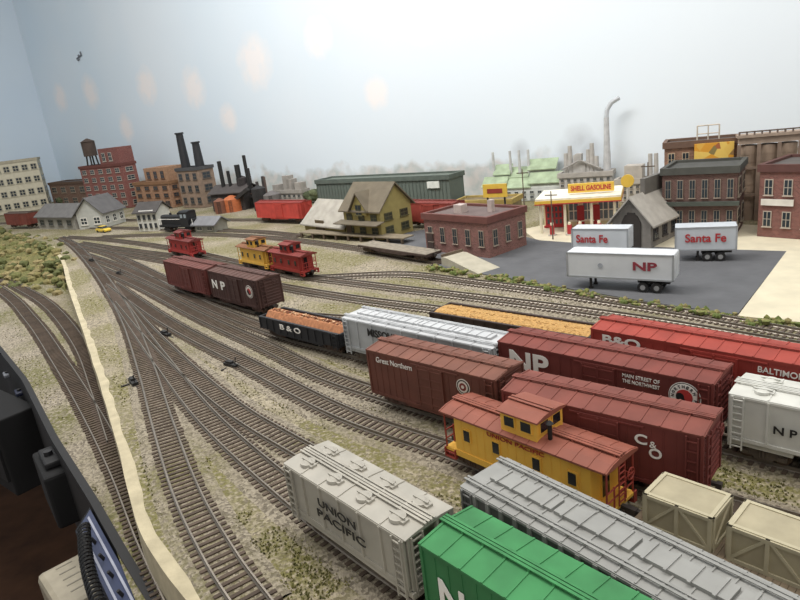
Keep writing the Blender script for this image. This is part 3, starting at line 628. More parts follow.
# ---------------- buildings
_wm={}
def wmesh(w,h,fr,gl,mun=(2,2)):
    k=(round(w,3),round(h,3),fr.name,gl.name,mun)
    if k not in _wm:
        b=B(); e=min(w,h)*.1; b.box(-w/2,w/2,-.012,.004,-h/2,h/2); b.mi=1
        nx,ny=mun
        for i in range(nx):
            for j in range(ny):
                x0=-w/2+e+(w-e)*i/nx; z0=-h/2+e+(h-e)*j/ny; b.box(x0,x0+(w-e)/nx-e,-.015,-.005,z0,z0+(h-e)/ny-e)
        b.mi=0; b.box(-w/2-e,w/2+e,-.025,.0,-h/2-e,-h/2)
        _wm[k]=b.mesh([fr,gl])
    return _wm[k]
GLASS=M('2e363c',.2,.15)
def place(L,R):
    a=G(*L); c=G(*R); d=c-a; return a,math.atan2(d.y,d.x),d.length
def building(name,label,cat,L,R,top,D,wall,roof='flat',roofc='4b4642',ridge=None,wins=(0,0),side=(0,0),trim='8a8074',ww=.5,wh=.55,fr='c4beb0',door=None,gl=None,mun=(2,2),cornice=True,group='lineside buildings',maxn=WN-.05):
    a,ang,Wd=place(L,R); H=ztop(a,top); t=thing(name,label,cat,(a.x,a.y,.0121),ang,group); H-=.012
    nx=-math.sin(ang)*.656+math.cos(ang)*.755
    if nx>.1: D=min(D,max(.2,(maxn-max(a.dot(N_),G(*R).dot(N_)))/nx))
    rm=M(roofc,.85,.15,6,0,.2); tm=M(trim,.8); b=B()
    if roof=='flat':
        b.box(0,Wd,0,D,0,H); b.build('walls',wall,t)
        b=B(); b.box(.03,Wd-.03,.03,D-.03,H,H+.012); b.build('roof',rm,t)
        if cornice:
            b=B(); e=.03; b.box(-e,Wd+e,-e,.03,H-.05,H+.05); b.box(-e,Wd+e,D-.03,D+e,H-.05,H+.05); b.box(-e,.03,.03,D-.03,H-.05,H+.05); b.box(Wd-.03,Wd+e,.03,D-.03,H-.05,H+.05); b.build('cornice',tm,t)
    elif roof=='gablex':
        Rz=ztop(a,ridge)-.012; b.px([(0,0),(D,0),(D,H),(D/2,Rz),(0,H)],0,Wd); b.build('walls',wall,t)
        b=B(); e=.07; q=.025; sl=(Rz-H)/(D/2); b.px([(-e,H-e*sl),(D/2,Rz),(D+e,H-e*sl),(D+e,H-e*sl+q),(D/2,Rz+q*1.3),(-e,H-e*sl+q)],-e,Wd+e); b.build('roof',rm,t)
    else:
        Rz=ztop(a,ridge)-.012; b.py([(0,0),(Wd,0),(Wd,H),(Wd/2,Rz),(0,H)],0,D); b.build('walls',wall,t)
        b=B(); e=.07; q=.025; sl=(Rz-H)/(Wd/2); b.py([(-e,H-e*sl),(Wd/2,Rz),(Wd+e,H-e*sl),(Wd+e,H-e*sl+q),(Wd/2,Rz+q*1.3),(-e,H-e*sl+q)],-e,D+e); b.build('roof',rm,t)
    fm=M(fr,.7,.08); g=gl or GLASS
    c,r=wins
    for i in range(c):
        for j in range(r):
            cw=Wd/c; chh=(H-.08)/r; o=link('window',wmesh(cw*ww,chh*wh,fm,g,mun),t); o.location=(cw*(i+.5),0,.03+chh*(j+.52))
    c,r=side
    for i in range(c):
        for j in range(r):
            cw=D/c; chh=(H-.08)/r; o=link('window',wmesh(cw*ww,chh*wh,fm,g,mun),t); o.location=(Wd,cw*(i+.5),.03+chh*(j+.52)); o.rotation_euler=(0,0,math.pi/2)
    if door:
        x,w,h,cc=door; b=B(); b.box(x-w/2,x+w/2,-.02,.0,0,h); b.mi=1; b.box(x-w/2-.02,x+w/2+.02,-.015,0,h,h+.02); b.build('door',[M(cc,.7),fm],t)
    return t,Wd,D,H
t,w,d,h=building('warehouse','cream concrete warehouse with rows of dark windows, far left','building',(-22,219),(50,208),168,1.2,M('c9c2ab',.9,.08),wins=(8,4),side=(2,4),fr='a9a38e',ww=.7,wh=.5,trim='a8a08a',roofc='6a665c')
building('brick_shop','low dark brown brick shop left of the tall red works','building',(55,207),(92,207),184,.8,MB('6b4a38'),wins=(4,2),side=(2,2),trim='5a4334',fr='8a7a68')
t,w,d,h=building('brick_factory','tall red brick works with a rooftop water tank','building',(90,209),(131,208),168,.6,MB('84423a'),wins=(5,5),side=(1,5),fr='a99f92',trim='6a3a32',ww=.5)
b=B(); b.box(w*.55,w*1.0,0.0,d,h,h+.6); pt=b.build('stair_tower',MB('7c3c36'),t)
for i in range(2): link('window',wmesh(.2,.3,M('a99f92'),GLASS),pt).location=(w*.66+i*.4,0,h+.3)
for x in (-.14,.14):
    for y in (-.14,.14): b=B(); b.cyl((w*.18+x,.3+y,h),(w*.18+x*.8,.3+y*.8,h+.4),.03); b.build('tank_leg',DARK,t)
b=B(); b.cyl((w*.18,.3,h+.38),(w*.18,.3,h+.9),.24,.24,18); b.cyl((w*.18,.3,h+.9),(w*.18,.3,h+1.02),.27,.03,18); b.build('water_tank',M('4e4038',.9,.2,6),t)
t,w,d,h=building('brick_block','tan brick block between the red works and the power house','building',(139,208),(174,208),184,.8,MB('9c6e4a'),wins=(4,3),side=(2,3),fr='6a4a34',trim='86603f')
b=B(); b.box(w*.35,w*.98,.05,d,h,h+.5); u=b.build('upper_floor',MB('9f724c'),t)
for i in range(3): link('window',wmesh(.2,.26,M('6a4a34'),GLASS),u).location=(w*(.47+i*.19),.05,h+.26)
t,w,d,h=building('power_house','grey-tan power house with tall black smokestacks','building',(184,208),(205,208),170,.6,M('8a7462',.9,.15),wins=(3,3),side=(1,3),trim='4a4a4c',roofc='3a3a3c',fr='5a5048')
bpy.context.view_layer.update()
for kx,py_ in ((.14,133),(.8,142)):
    x=w*kx; wp=t.matrix_world@Vector((x,.3,0)); zt=ztop(wp,py_); b=B(); b.cyl((x,.3,h),(x,.3,zt),.15,.11,14); b.cyl((x,.3,zt-.05),(x,.3,zt),.14,.14,14); b.build('smokestack',M('222226',.6),t)
t,w,d,h=building('coal_mill','dark rusty coal mill with pipes behind the orange tank','building',(214,212),(246,210),194,.8,M('3c3634',.9,.25),roof='gablex',ridge=188,roofc='4a4442',wins=(3,1),fr='5a5048')
for x,hh,r in ((.3,.9,.06),(.55,.6,.05),(.9,.75,.08),(1.2,1.0,.05)): b=B(); b.cyl((x,.3,h),(x,.3,h+hh),r); b.build('stack_pipe',BLACK,t)
b=B(); b.obox((w*.7,-.1,h*.5),(1.4,.12,.1),Matrix.Rotation(-.5,3,'Y')); b.build('conveyor',DARK,t)
def tank(px,py,r,h,label,col):
    p=G(px,py); t=thing('storage_tank',label,'tank',p,0,'storage tanks by the coal mill'); b=B(); b.cyl((0,0,0),(0,0,h),r,r,20)
    for z in (h*.33,h*.66): b.cyl((0,0,z-.01),(0,0,z+.01),r*1.03,r*1.03,20)
    b.build('shell',M(col,.7,.15),t); b=B(); b.cyl((0,0,h),(0,0,h+r*.4),r,r*.2,20); b.build('lid',M(col,.6,.2),t)
    ladder(t,0,-r-.01,0,h,.08,DARK,'x',8)
tank(234,211,.27,.36,'squat bright orange tank before the dark coal mill','b8622e'); tank(262,210,.2,.62,'slim black tank right of the coal mill','2c2a2a'); tank(274,209,.24,.42,'grey tank furthest right of the coal mill','6a6462'); tank(222,213,.18,.36,'rusty brown tank left of the orange tank','7a4a34'); tank(247,208,.16,.9,'tallest thin dark tank beside the coal mill','3a3434')
p=G(257,207); t=thing('process_plant','rack of thin dark process stacks and pipework right of the coal mill','plant',p,WANG); b=B(); b.box(-.8,.8,-.2,.2,.3,.36)
for x in (-.78,0,.78):
    for y in (-.18,.18): b.box(x-.03,x+.03,y-.03,y+.03,0,.3)
b.build('rack_frame',DARK,t)
for x,hh in ((-.6,.95),(-.35,.6),(-.1,1.15),(.2,.75),(.5,.9)): b=B(); b.cyl((x,0,.36),(x,0,hh),.06,.045); b.build('process_stack',M('3e3836',.8,.25),t)
b=B(); b.tube([(-.7,-.1,.42),(.7,-.1,.42),(.7,-.1,.9)],.03); b.build('pipe_run',M('5c4a42',.8),t)
leafm=[M('4a5236',.95,.3,8),M('5f6645',.95,.3,8)]
for i,(x,y,r) in enumerate([(310,203,.22),(317,202,.24),(68,206,.3)]):
    p=G(x,y); t=thing('tree','dark bushy tree '+['left of the one touching the green warehouse','touching the left end of the green warehouse','behind the low brown shop'][i],'tree',p,0,'trees before the backdrop')
    b=B()
    for k in range(14): b.mi=k%2; b.ico((rnd.uniform(-r,r)*.7,rnd.uniform(-.2,.2),r*.9+rnd.uniform(-.3,.35)*r),r*.5,2,.9,.15)
    b.build('foliage',leafm,t); b=B(); b.cyl((0,0,0),(0,0,r),.05,.03); b.build('trunk',M('4a3a2c'),t)
building('station_house','pale grey clapboard station with dark gabled roof near the yard throat','building',(80,230),(106,228),214,.9,M('b0b0a8',.9,.08),roof='gabley',ridge=200,roofc='5e5c5c',wins=(2,1),side=(3,1),fr='d4d0c6')
building('freight_shed','long low grey shed attached left of the pale station','building',(40,229),(76,230),216,.8,M('98948a',.9,.1),roof='gablex',ridge=207,roofc='6a6866',wins=(4,1),fr='6a665c')
t,w,d,h=building('signal_cabin','small white signal cabin with a flat sign by the tracks','building',(140,232),(160,231),212,.5,M('c4c2b8',.85,.08),roof='gablex',ridge=205,roofc='4a4644',wins=(4,2),fr='5a564e')
b=B(); b.box(w*.2,w*.9,-.03,.0,h*.88,h*1.05); b.build('sign_board',M('e8e6de'),t)
building('tool_shed','little grey-green shed right of the signal cabin','shed',(196,233),(216,233),224,.4,M('8a8a7e'),roof='gablex',ridge=219,roofc='77777a',wins=(2,1))
def car(px,py,label,col,ang):
    p=G(px,py); p.z=.001; t=thing('car',label,'car',p,ang); mt=M(col,.3,.05)
    b=B(); b.py([(-.26,.03),(.26,.03),(.27,.08),(.24,.1),(.13,.11),(-.2,.11),(-.27,.1),(-.27,.05)],-.095,.095); b.build('body',mt,t,bevel=.012)
    b=B(); b.py([(-.19,.105),(.13,.105),(.06,.165),(-.12,.165)],-.08,.08); c=b.build('cabin',M('2a3036',.2),t); b=B(); b.box(-.125,.065,-.08,.08,.163,.172); b.build('cabin_roof',mt,c)
    for x in (-.17,.17):
        for y in (-.1,.075): b=B(); b.cyl((x,y,.035),(x,y+.025,.035),.035,None,12); b.build('wheel',BLACK,t)
car(104,232,'bright yellow toy car beside the pale station','e6c21e',-.7)
t,w,d,h=building('long_warehouse','long dark green flat-roofed warehouse behind the depot','building',(321,214),(452,214.5),182,.6,M('5d675f',.8,.08,3),roofc='636c62',trim='566058')
b=B()
for i in range(40): x=w*i/40; b.box(x,x+.02,-.012,0,0,h-.05)
b.build('siding_ribs',M('566058',.8),t)
b=B(); b.box(w*.86,w*.94,-.04,-.012,h*.72,h*.9); b.build('sign_board',M('d8dcd4'),t)
for k in (.3,.55): b=B(); b.box(w*k-.2,w*k+.2,-.03,-.01,0,.4); b.build('door',M('6a7468'),t)
t,w,d,h=building('depot','olive yellow two storey depot with brown cross-gabled roof','building',(347,238),(383,241),208,.85,M('9c8e50',.9,.08),roof='gablex',ridge=187,roofc='6b614f',wins=(3,2),side=(2,2),fr='54502f',trim='5e5a3a',gl=M('3a3e34',.2),door=(.12,.14,.28,'5e4a34'))
b=B(); b.py([(w*.3,h*.8),(w*.7,h*.8),(w*.7,h),(w*.5,h+.28),(w*.3,h)],-.05,d*.5); dm=b.build('dormer',M('9c8e50',.9,.08),t); b=B(); b.py([(w*.24,h-.06),(w*.5,h+.29),(w*.76,h-.06),(w*.76,h-.03),(w*.5,h+.32),(w*.24,h-.03)],-.1,d*.5); b.build('dormer_roof',M('6b614f',.85,.15,6,0,.2),dm); link('window',wmesh(.16,.2,M('54502f'),GLASS),dm).location=(w*.5,-.05,h*.97)
b=B(); b.px([(-.22,h*.52),(0,h*.58),(0,h*.61),(-.22,h*.55)],-.1,w+.1); b.build('awning',M('6b614f',.85,.15),t)
building('freight_wing','single storey freight wing with pale tin roof left of the depot','building',(306,233),(346,238),222,.95,M('8d7f47',.9,.1),roof='gablex',ridge=204,roofc='a39d91',wins=(0,0),door=(.6,.3,.3,'5a4a30'))
a,ang,w=place((300,238),(404,245)); t=thing('station_platform','weathered timber platform on posts before the depot','platform',a,ang); b=B()
n=int(w/.06)
for i in range(n): b.box(w*i/n+.002,w*(i+1)/n-.002,0,.3,.1,.12)
b.build('deck',M('82755f',.9,.2,10),t)
for i in range(9): b=B(); b.box(.03+(w-.1)*i/8,.07+(w-.1)*i/8,.0,.04,0,.1); b.build('post',M('5a4c3c',.9),t)
t,w,d,h=building('brick_office','red brick flat-roofed office at the corner of the asphalt lot','building',(427,251),(490,259),216,.9,MB('86534a'),roofc='6a5a56',wins=(5,1),side=(3,1),fr='a09080',trim='6d4038',ww=.36,wh=.5,door=(.12,.14,.3,'4a3a34'))
for x0,x1,y0,y1,z in ((.3,.42,.3,.45,.14),(.7,.76,.5,.58,.2)): b=B(); b.box(w*x0,w*x1,y0,y1,h,h+z); b.build('roof_vent',M('b8a8a0'),t)
building('low_shed','low brown shed with pale trim behind the brick office','shed',(456,216),(512,215),203,.6,M('8a7a5a',.9,.15),roofc='7a6a48',wins=(5,1),trim='a89048')
p=G(497,218); t=thing('billboard','small yellow roadside billboard behind the brick office','sign',p,-.55); b=B(); b.box(-.25,.25,-.02,.02,.42,.68); b.build('panel',M('d3ac20',.6,.1),t); b=B(); b.box(-.16,.16,-.026,-.02,.5,.59); b.build('panel_stripe',M('8a3020'),t)
for x in (-.18,.18): b=B(); b.cyl((x,.03,0),(x,.03,.66),.02); b.build('post',DARK,t)
# backdrop factories
t,w,d,h=building('sawtooth_factory','pale factory with green sawtooth roofs against the backdrop','building',(484,203),(560,200),190,.5,M('c3c6c2',.9,.1),roofc='b0b8a4',wins=(10,2),fr='b4b6b0',trim='b8bcb0',cornice=False)
for i,(x0,x1,y0,y1,zz) in enumerate([(0,.3,0,.25,.24),(.3,.62,0,.25,.2),(.62,1,0,.25,.28),(.12,.32,.25,.5,.48),(.34,.56,.25,.5,.4),(.58,.92,.25,.5,.55)]):
    b=B(); b.px([(y0,h),(y1,h),(y1,h+zz),(y0+.05,h+zz-.16)],w*x0,w*x1); b.mi=1; b.px([(y0-.03,h+zz-.2),(y0-.03,h+zz-.18),(y1,h+zz+.02),(y1,h+zz)],w*x0-.03,w*x1+.03); b.build('sawtooth_roof',[M('c3c8bf',.9,.08),M('9fb08e',.9,.22,5)],t)
for x in (.1,.33,.45,.57): b=B(); b.cyl((w*x,.35,h),(w*x,.35,h+.8),.04,.03); b.build('roof_stack',M('bcbcba'),t)
t,w,d,h=building('refinery','hazy grey refinery block with thin towers against the backdrop','building',(560,201),(612,199),176,.35,M('b2aea8',.9,.15),roofc='a8a49c',wins=(8,4),fr='9c9890',trim='a8a29a')
for k,hh in ((.12,.45),(.2,.6),(.3,.4),(.42,.25),(.55,.5),(.62,.62),(.7,.35)): b=B(); b.cyl((w*k,.15,h),(w*k,.15,h+hh),.06,.045); b.build('tower',M('b0aca6'),t)
b=B(); b.tube([(w*.05,.05,h+.12),(w*.4,.05,h+.3),(w*.8,.05,h+.1)],.02); b.build('pipe_run',M('9a9690'),t)
b=B(); b.box(w*.25,w*.5,.1,.3,h,h+.25); b.box(w*.3,w*.42,.1,.3,h+.25,h+.42); b.build('penthouse',M('aca8a2',.9,.12),t)
bpy.context.view_layer.update()
x=w*.9; wp=t.matrix_world@Vector((x,.15,0)); zt=ztop(wp,118); b=B(); b.cyl((x,.15,h),(x,.15,zt),.08,.05,12); b.build('chimney',M('bcbcbc'),t)
b=B(); b.tube([(x,.15,zt),(x+.02,.15,zt+.15),(x+.1,.15,zt+.28),(x+.26,.15,zt+.36)],.045,8); b.build('smoke_plume',M('c0c4c8',1),t)
t,w,d,h=building('hazy_mill','hazy beige mill with two roof levels between the refinery and the dark brick store','building',(616,203),(660,202),182,.3,M('bab2a6',.9,.15),roofc='b0a89c',wins=(7,3),fr='a49c90',trim='b0a89c')
b=B(); b.box(w*.2,w*.6,.0,d,h,h+.3); b.build('upper_floor',M('b2aaa0',.9,.12),t)
for k in (.75,.88): b=B(); b.cyl((w*k,.15,h),(w*k,.15,h+.5),.05,.04); b.build('roof_stack',M('b0aca6'),t)
t,w,d,h=building('hazy_terminal','hazy grey elevator block left of the green warehouse','building',(275,205),(303,205),192,.3,M('a29c94',.9,.15),roofc='98928a',wins=(6,2),fr='8c8880',trim='98928a')
for k,hh in ((.1,.2),(.5,.45),(.6,.35),(.9,.25)): b=B(); b.box(w*k-.12,w*k+.12,.02,.25,h,h+hh); b.build('roof_house',M('9a948c',.9,.12),t)
# gas station
a,ang,w=place((538,235),(618,232)); t=thing('gas_station','cream gas station with yellow-striped canopy and sign reading SHELL GASOLINE','gas station',(a.x,a.y,.012),ang); hz=.56
YEL=M('dfb524',.5,.05); CRM=M('e2d6a4',.7,.06)
b=B(); b.box(.35*w,w,.55,1.25,0,hz); b.build('walls',CRM,t)
b=B(); b.box(-.02,w+.05,.0,1.0,hz-.06,hz+.03); c=b.build('canopy',M('e6e0cc'),t); b=B(); b.box(-.03,w+.06,-.01,1.01,hz-.05,hz+.0); b.build('canopy_stripe',YEL,c); b=B(); b.box(-.033,w+.063,-.013,1.012,hz-.068,hz-.05); b.build('canopy_edge',RED,c)
for x in (.05,.35*w,.68*w,w-.05): b=B(); b.cyl((x,.08,0),(x,.08,hz-.06),.025); b.build('column',M('e6dfc4'),t)
b=B(); b.box(w*.38,w*.95,.28,.34,hz+.06,hz+.21); b.build('sign_board',YEL,t); txt(t,'SHELL GASOLINE',w*.665,.278,hz+.135,w*.5,.085,RED,bold=.03)
for x in (.42,.6,.8,.93): link('window',wmesh(.14*w,.34,M('ece6d2'),M('6a7880',.15)),t).location=(w*x,.55,.27)
for x in (.51,.71): b=B(); b.box(w*x-.06,w*x+.06,.53,.55,0,.36); b.build('door',RED,t)
b=B(); b.box(.04,.3*w,.5,1.1,0,hz-.07); b.build('garage_bay',CRM,t); link('window',wmesh(.24*w,.36,RED,M('4a565c',.15),(4,3)),t).location=(.17*w,.5,.22)
for i,x in enumerate((.2,.42,.55,.78)):
    q=Matrix.Rotation(ang,3,'Z')@Vector((w*x,-.12,0)); g=thing('gas_pump','red gas pump before the yellow canopy, %s'%(['at the garage bay end','left of the middle pair','right of the middle pair','at the sign end'][i]),'gas pump',(a.x+q.x,a.y+q.y,.0121),ang,'gas pumps'); b=B(); b.box(-.035,.035,-.025,.025,.015,.17); b.build('cabinet',RED,g); b=B(); b.cyl((0,0,.17),(0,0,.21),.025); b.build('globe',M('f0e8c8'),g); b=B(); b.box(-.06,.06,-.05,.05,0,.015); b.build('plinth',M('b8b4aa'),g)
p=G(628,233); t=thing('price_sign','tall pole sign with round yellow disc beside the gas station','sign',(p.x,p.y,.012),-.5); b=B(); b.cyl((0,0,0),(0,0,.75),.016); b.build('pole',M('b8b4ac'),t); b=B(); b.cyl((0,-.02,.82),(0,.02,.82),.1,None,18); b.build('disc',YEL,t)
t,w,d,h=building('engine_house','grey stone engine house with gabled roof between the two trailers','building',(613,246),(651,249),220,1.15,M('86817a',.9,.15,10,0,.4),roof='gabley',ridge=198,roofc='a8a298',wins=(0,0),side=(4,1),fr='4a4644')
b=B(); b.py([(w*.25,0),(w*.75,0),(w*.75,.36),(w*.66,.46),(w*.5,.5),(w*.34,.46),(w*.25,.36)],-.015,0); b.build('door',M('3a3430',.8),t)
b=B(); b.py([(w*.4,h),(w*.6,h),(w*.6,h+.12),(w*.4,h+.12)],-.012,0); b.build('gable_vent',M('3a3634'),t); b=B(); b.box(w*.44,w*.56,d*.3,d*.8,h+.2,h+.55); b.build('roof_monitor',M('6a6660'),t)
t,w,d,h=building('brick_store','dark brick corner store of two tall floors right of the engine house','building',(662,237),(735,238),172,.9,MB('634039'),wins=(6,2),side=(2,2),fr='958878',trim='4a4a44',ww=.5,wh=.6,roofc='4a4a46')
b=B(); b.box(-.04,w+.04,-.06,0,h*.48,h*.54); b.build('belt_course',M('4a5048'),t)
t,w,d,h=building('rooftop_block','tan brick block with a yellow-orange billboard behind the brick store','building',(664,219),(735,217),146,.6,MB('8c6248'),wins=(5,3),side=(2,3),fr='b8a284',trim='6a5040')
m,ns,lk,bs=newmat('poster_colours'); tc=ns.new('ShaderNodeTexCoord').outputs['Object']; v=ns.new('ShaderNodeTexVoronoi'); v.inputs['Scale'].default_value=8; lk.new(tc,v.inputs['Vector']); sc_=ns.new('ShaderNodeSeparateColor'); lk.new(v.outputs['Color'],sc_.inputs[0])
lk.new(mixn(ns,lk,ramp(ns,lk,sc_.outputs[1],.8,.84),mixn(ns,lk,ramp(ns,lk,sc_.outputs[0],.3,.7),lin('d99a34'),lin('e8c564')),mixn(ns,lk,ramp(ns,lk,sc_.outputs[2],.45,.5),lin('a8603c'),lin('8a7a4a'))),bs.inputs['Base Color'])
b=B(); b.box(w*.42,w*.95,-.08,-.04,h*.66,h*1.0); bb=b.build('billboard_panel',m,t); b=B(); b.box(w*.42,w*.95,-.085,-.08,h*.66,h*.72); b.build('billboard_border',M('e0c878'),bb)
b=B(); pf=[(w*.45,.2,h),(w*.45,.2,h+.26),(w*.75,.2,h+.26),(w*.75,.2,h)]; b.tube(pf,.012); b.tube([(w*.6,.2,h),(w*.6,.2,h+.26)],.01); b.tube([(w*.45,.2,h+.13),(w*.75,.2,h+.13)],.01); b.build('sign_frame',M('c8bcaa'),t)
a,ang,w=place((736,221),(795,219)); H=ztop(a,132); t=thing('silo_complex','tan-brown banded tanks in an open frame under a flat gallery','silo',(a.x,a.y,.0),ang); r=w/6
for i in range(3):
    b=B(); b.cyl((r+2*r*i,r,0),(r+2*r*i,r,H*.84),r*.95,None,20)
    for k in range(9): z=H*.84*(k+1)/10; b.cyl((r+2*r*i,r,z-.02),(r+2*r*i,r,z+.02),r*.98,None,20)
    b.build('silo',M('97826e',.85,.22,5),t)
b=B()
for i in range(4):
    x=w*i/3; b.box(x-.025,x+.025,-.05,-.01,0,H*.86)
for z in (.3,.6): b.box(0,w,-.045,-.02,H*z-.015,H*z+.015)
b.build('open_frame',M('84705f',.8,.2),t)
b=B(); b.box(0,w,0,2*r,H*.86,H*.93); b.box(-.03,w+.03,-.03,2*r,H*.93,H*.96); b.build('gallery',M('a08c7a',.85,.2),t)
b=B()
for i in range(9): x=w*i/8; b.box(x-.012,x+.012,-.02,.0,H*.96,H)
b.box(0,w,-.02,0,H-.02,H); b.build('railing',M('6a5a50'),t)
t,w,d,h=building('brick_hall','red brick hall with a white sign at the far right edge','building',(757,237),(836,243),168,1.0,MB('7c463d'),wins=(4,2),fr='b5a898',trim='5d3a34',ww=.45,wh=.5,roofc='5a5450')
b=B(); b.box(w*.04,w*.46,-.03,-.012,h*.47,h*.56); b.build('sign_board',M('ddd8cc'),t)
for i,(x,y,tp,where) in enumerate([(648,236,163,'left of the dark brick store'),(553,240,192,'before the gas station'),(526,236,170,'right of the brick office')]):
    p=G(x,y); H=ztop(p,tp); t=thing('utility_pole','thin wooden utility pole '+where,'pole',(p.x,p.y,.0125),-.6,'utility poles'); b=B(); b.cyl((0,0,0),(0,0,H),.012,.009,8); b.build('post',M('6a5a4a'),t); b=B(); b.box(-.1,.1,-.008,.008,H-.07,H-.055); b.build('crossarm',M('5a4c3e'),t)
# bushes along the lot
bm_=[]
for k in range(3):
    b=B()
    for i in range(16): b.mi=i%3; b.ico((rnd.uniform(-.1,.1),rnd.uniform(-.05,.05),.015+rnd.uniform(0,.035)),rnd.uniform(.015,.035),1,.9,.35)
    bm_.append(b.mesh([M('5d6a2c',.95,.3,30),M('75793a',.95,.3,30),M('867c4c',.95,.3,30)]))
E=resample([G(*p) for p in [(428,268),(520,284),(600,298),(680,311),(760,324),(812,331)]],46)
for i,p in enumerate(E):
    if rnd.random()<.2: continue
    o=link('bush',bm_[i%3]); o.location=p+Vector((rnd.uniform(-.04,.04),rnd.uniform(-.04,.04)-.03,0)); o.rotation_euler=(0,0,rnd.uniform(0,6)); s=rnd.uniform(.6,1.2); o.scale=(s,s,s)
    tag(o,'small olive green foam bush in the hedge between asphalt lot and tracks','bush','bushes along the lot edge')
# grass tufts (uncountable)
b=B()
def inpoly(x,y,P):
    r=False; j=len(P)-1
    for i in range(len(P)):
        if (P[i].y>y)!=(P[j].y>y) and x<(P[j].x-P[i].x)*(y-P[i].y)/(P[j].y-P[i].y)+P[i].x: r=not r
        j=i
    return r
UP=TE+[Vector((8.5,-.5,0)),W(WS1,WN),W(WS0,WN)]; LP=LE+TE[::-1]
for k in range(32000):
    x0=rnd.uniform(0,800); y0=rnd.uniform(250,600); z=0; p=G(x0,y0)
    if not inpoly(p.x-.1,p.y-.05,UP):
        z=ZL; p=G(x0,y0,z)
        if not inpoly(p.x,p.y,LP): continue
    if mn.noise(Vector((p.x*.9,p.y*.9,3)))+.5*mn.noise(p*4)<.0: continue
    if x0>430 and y0<(x0-430)*.17+268: continue
    b.mi=rnd.randrange(3); h=rnd.uniform(.008,.02); w=rnd.uniform(.005,.011); a=rnd.uniform(0,6.28); c,s=math.cos(a),math.sin(a)
    b.add([(p.x-w*c,p.y-w*s,z),(p.x+w*c,p.y+w*s,z),(p.x+w*.6*s,p.y-w*.6*c,z+h)],[(0,1,2)]); b.add([(p.x-w*s,p.y+w*c,z),(p.x+w*s,p.y-w*c,z),(p.x+.3*w,p.y,z+h*.8)],[(0,1,2)])
o=b.build('grass_tufts',[M('817f42',.95,.2),M('938d50',.95,.2),M('6b6d34',.95,.2)]); tag(o,'sparse olive grass tufts growing between the yard tracks','grass',None,'stuff')
for i,(x,y,a,lab) in enumerate([(232,367,-.7,'between the middle yard tracks, nearest the brown boxcars'),(134,384,-1.0,'left of the leftmost yard track'),(166,336,-.8,'at the yard ladder'),(120,275,-.8,'farthest up the yard throat'),(262,316,-.7,'left of the black gondola'),(92,262,-.8,'beside the plaster edge at the throat')]):
    p=G(x,y); t=thing('switch_machine','small black switch machine '+lab,'switch machine',p,a,'switch machines'); b=B(); b.box(-.1,.1,-.03,.03,0,.045); b.box(-.07,.02,-.022,.022,.045,.065); b.build('motor_case',BLACK,t); b=B(); b.box(.1,.2,-.008,.008,.008,.016); b.box(-.03,-.01,-.12,-.03,.0,.012); b.build('throw_bar',DARK,t); b=B(); b.cyl((.06,0,.045),(.09,.0,.11),.005); b.ico((.09,0,.115),.012,1); b.build('lever',DARK,t)
# ---------------- aisle side
E=resample(LE,60); b=B(); pn=None
for i,(a,c) in enumerate(zip(E,E[1:])):
    t_=(c-a).normalized(); n=Vector((t_.y,-t_.x,0)); n=-n if n.x>0 else n; pn=pn or n
    f=lambda p,nn:[(p.x,p.y,ZL+.02),(p.x+nn.x*.06,p.y+nn.y*.06,ZL+.02),(p.x+nn.x*.06,p.y+nn.y*.06,ZL-1.15),(p.x,p.y,ZL-1.15)]
    b.loft(f(a,pn),f(c,n)); pn=n
struct(b.build('trim_fascia',M('121112',.7,.2)))
a=G(98,500,ZL); c=G(150,588,ZL); ang=math.atan2((c-a).y,(c-a).x); L=(c-a).length
fr=Matrix.Rotation(ang,3,'Z')
def fas(x,y,z): q=fr@Vector((x,y,0)); return Vector((a.x+q.x,a.y+q.y,z))
INK=M('08080a',.85,.15)
t=thing('control_panel','slanted blue-white control panel on the front fascia','control panel',fas(L*.5,-.07,ZL-.03),ang)
b=B(); b.px([(0,.0),(-.14,-.14),(-.14,-.6),(0,-.6)],-L*.5,L*.6); b.build('housing',M('15161a',.6),t)
b=B(); b.px([(-.005,.004),(-.135,-.127),(-.135,-.119),(-.005,.012)],-L*.46,L*.56); b.build('panel_face',M('4a5270',.4,.06),t)
for y,z in ((-.03,-.016),(-.1,-.088)): b=B(); b.px([(y,z),(y-.014,z-.014),(y-.014,z-.004),(y,z+.008)],-L*.42,L*.5); b.build('track_line',M('b4b8c8',.4),t)
for i in range(5): b=B(); x=-L*.35+L*.18*i; b.cyl((x,-.065,-.055),(x,-.085,-.0),.012); b.build('toggle_switch',BLACK,t)
t=thing('throttle_pocket','black throttle holder box hanging on the fascia','throttle holder',G(66,470,ZL-.35),ang); b=B(); b.box(-.35,.35,-.22,.05,-.4,.15); b.build('pocket',INK,t,bevel=.03); b=B(); b.box(-.2,.2,-.17,-.02,.15,.22); b.build('handset',M('0d0d10',.7),t,bevel=.02)
b=B(); b.cyl((0,-.1,.22),(0,-.1,.26),.04); b.build('knob',M('18181c'),t)
t=thing('fascia_rack','black shelf unit with drawers under the far end of the fascia','shelf unit',G(16,415,ZL-.5),ang+.25); b=B(); b.box(-.9,.5,-.4,.1,-.8,.2); b.build('case',INK,t,bevel=.02)
for i in range(3): b=B(); b.box(-.85+.45*i,-.45+.45*i,-.43,-.4,-.6,.12); dr=b.build('drawer',M('0c0c0e',.7),t); b=B(); b.cyl((-.7+.45*i,-.45,-.1),(-.6+.45*i,-.45,-.1),.02); b.build('handle',M('4a4a50',.4),dr)
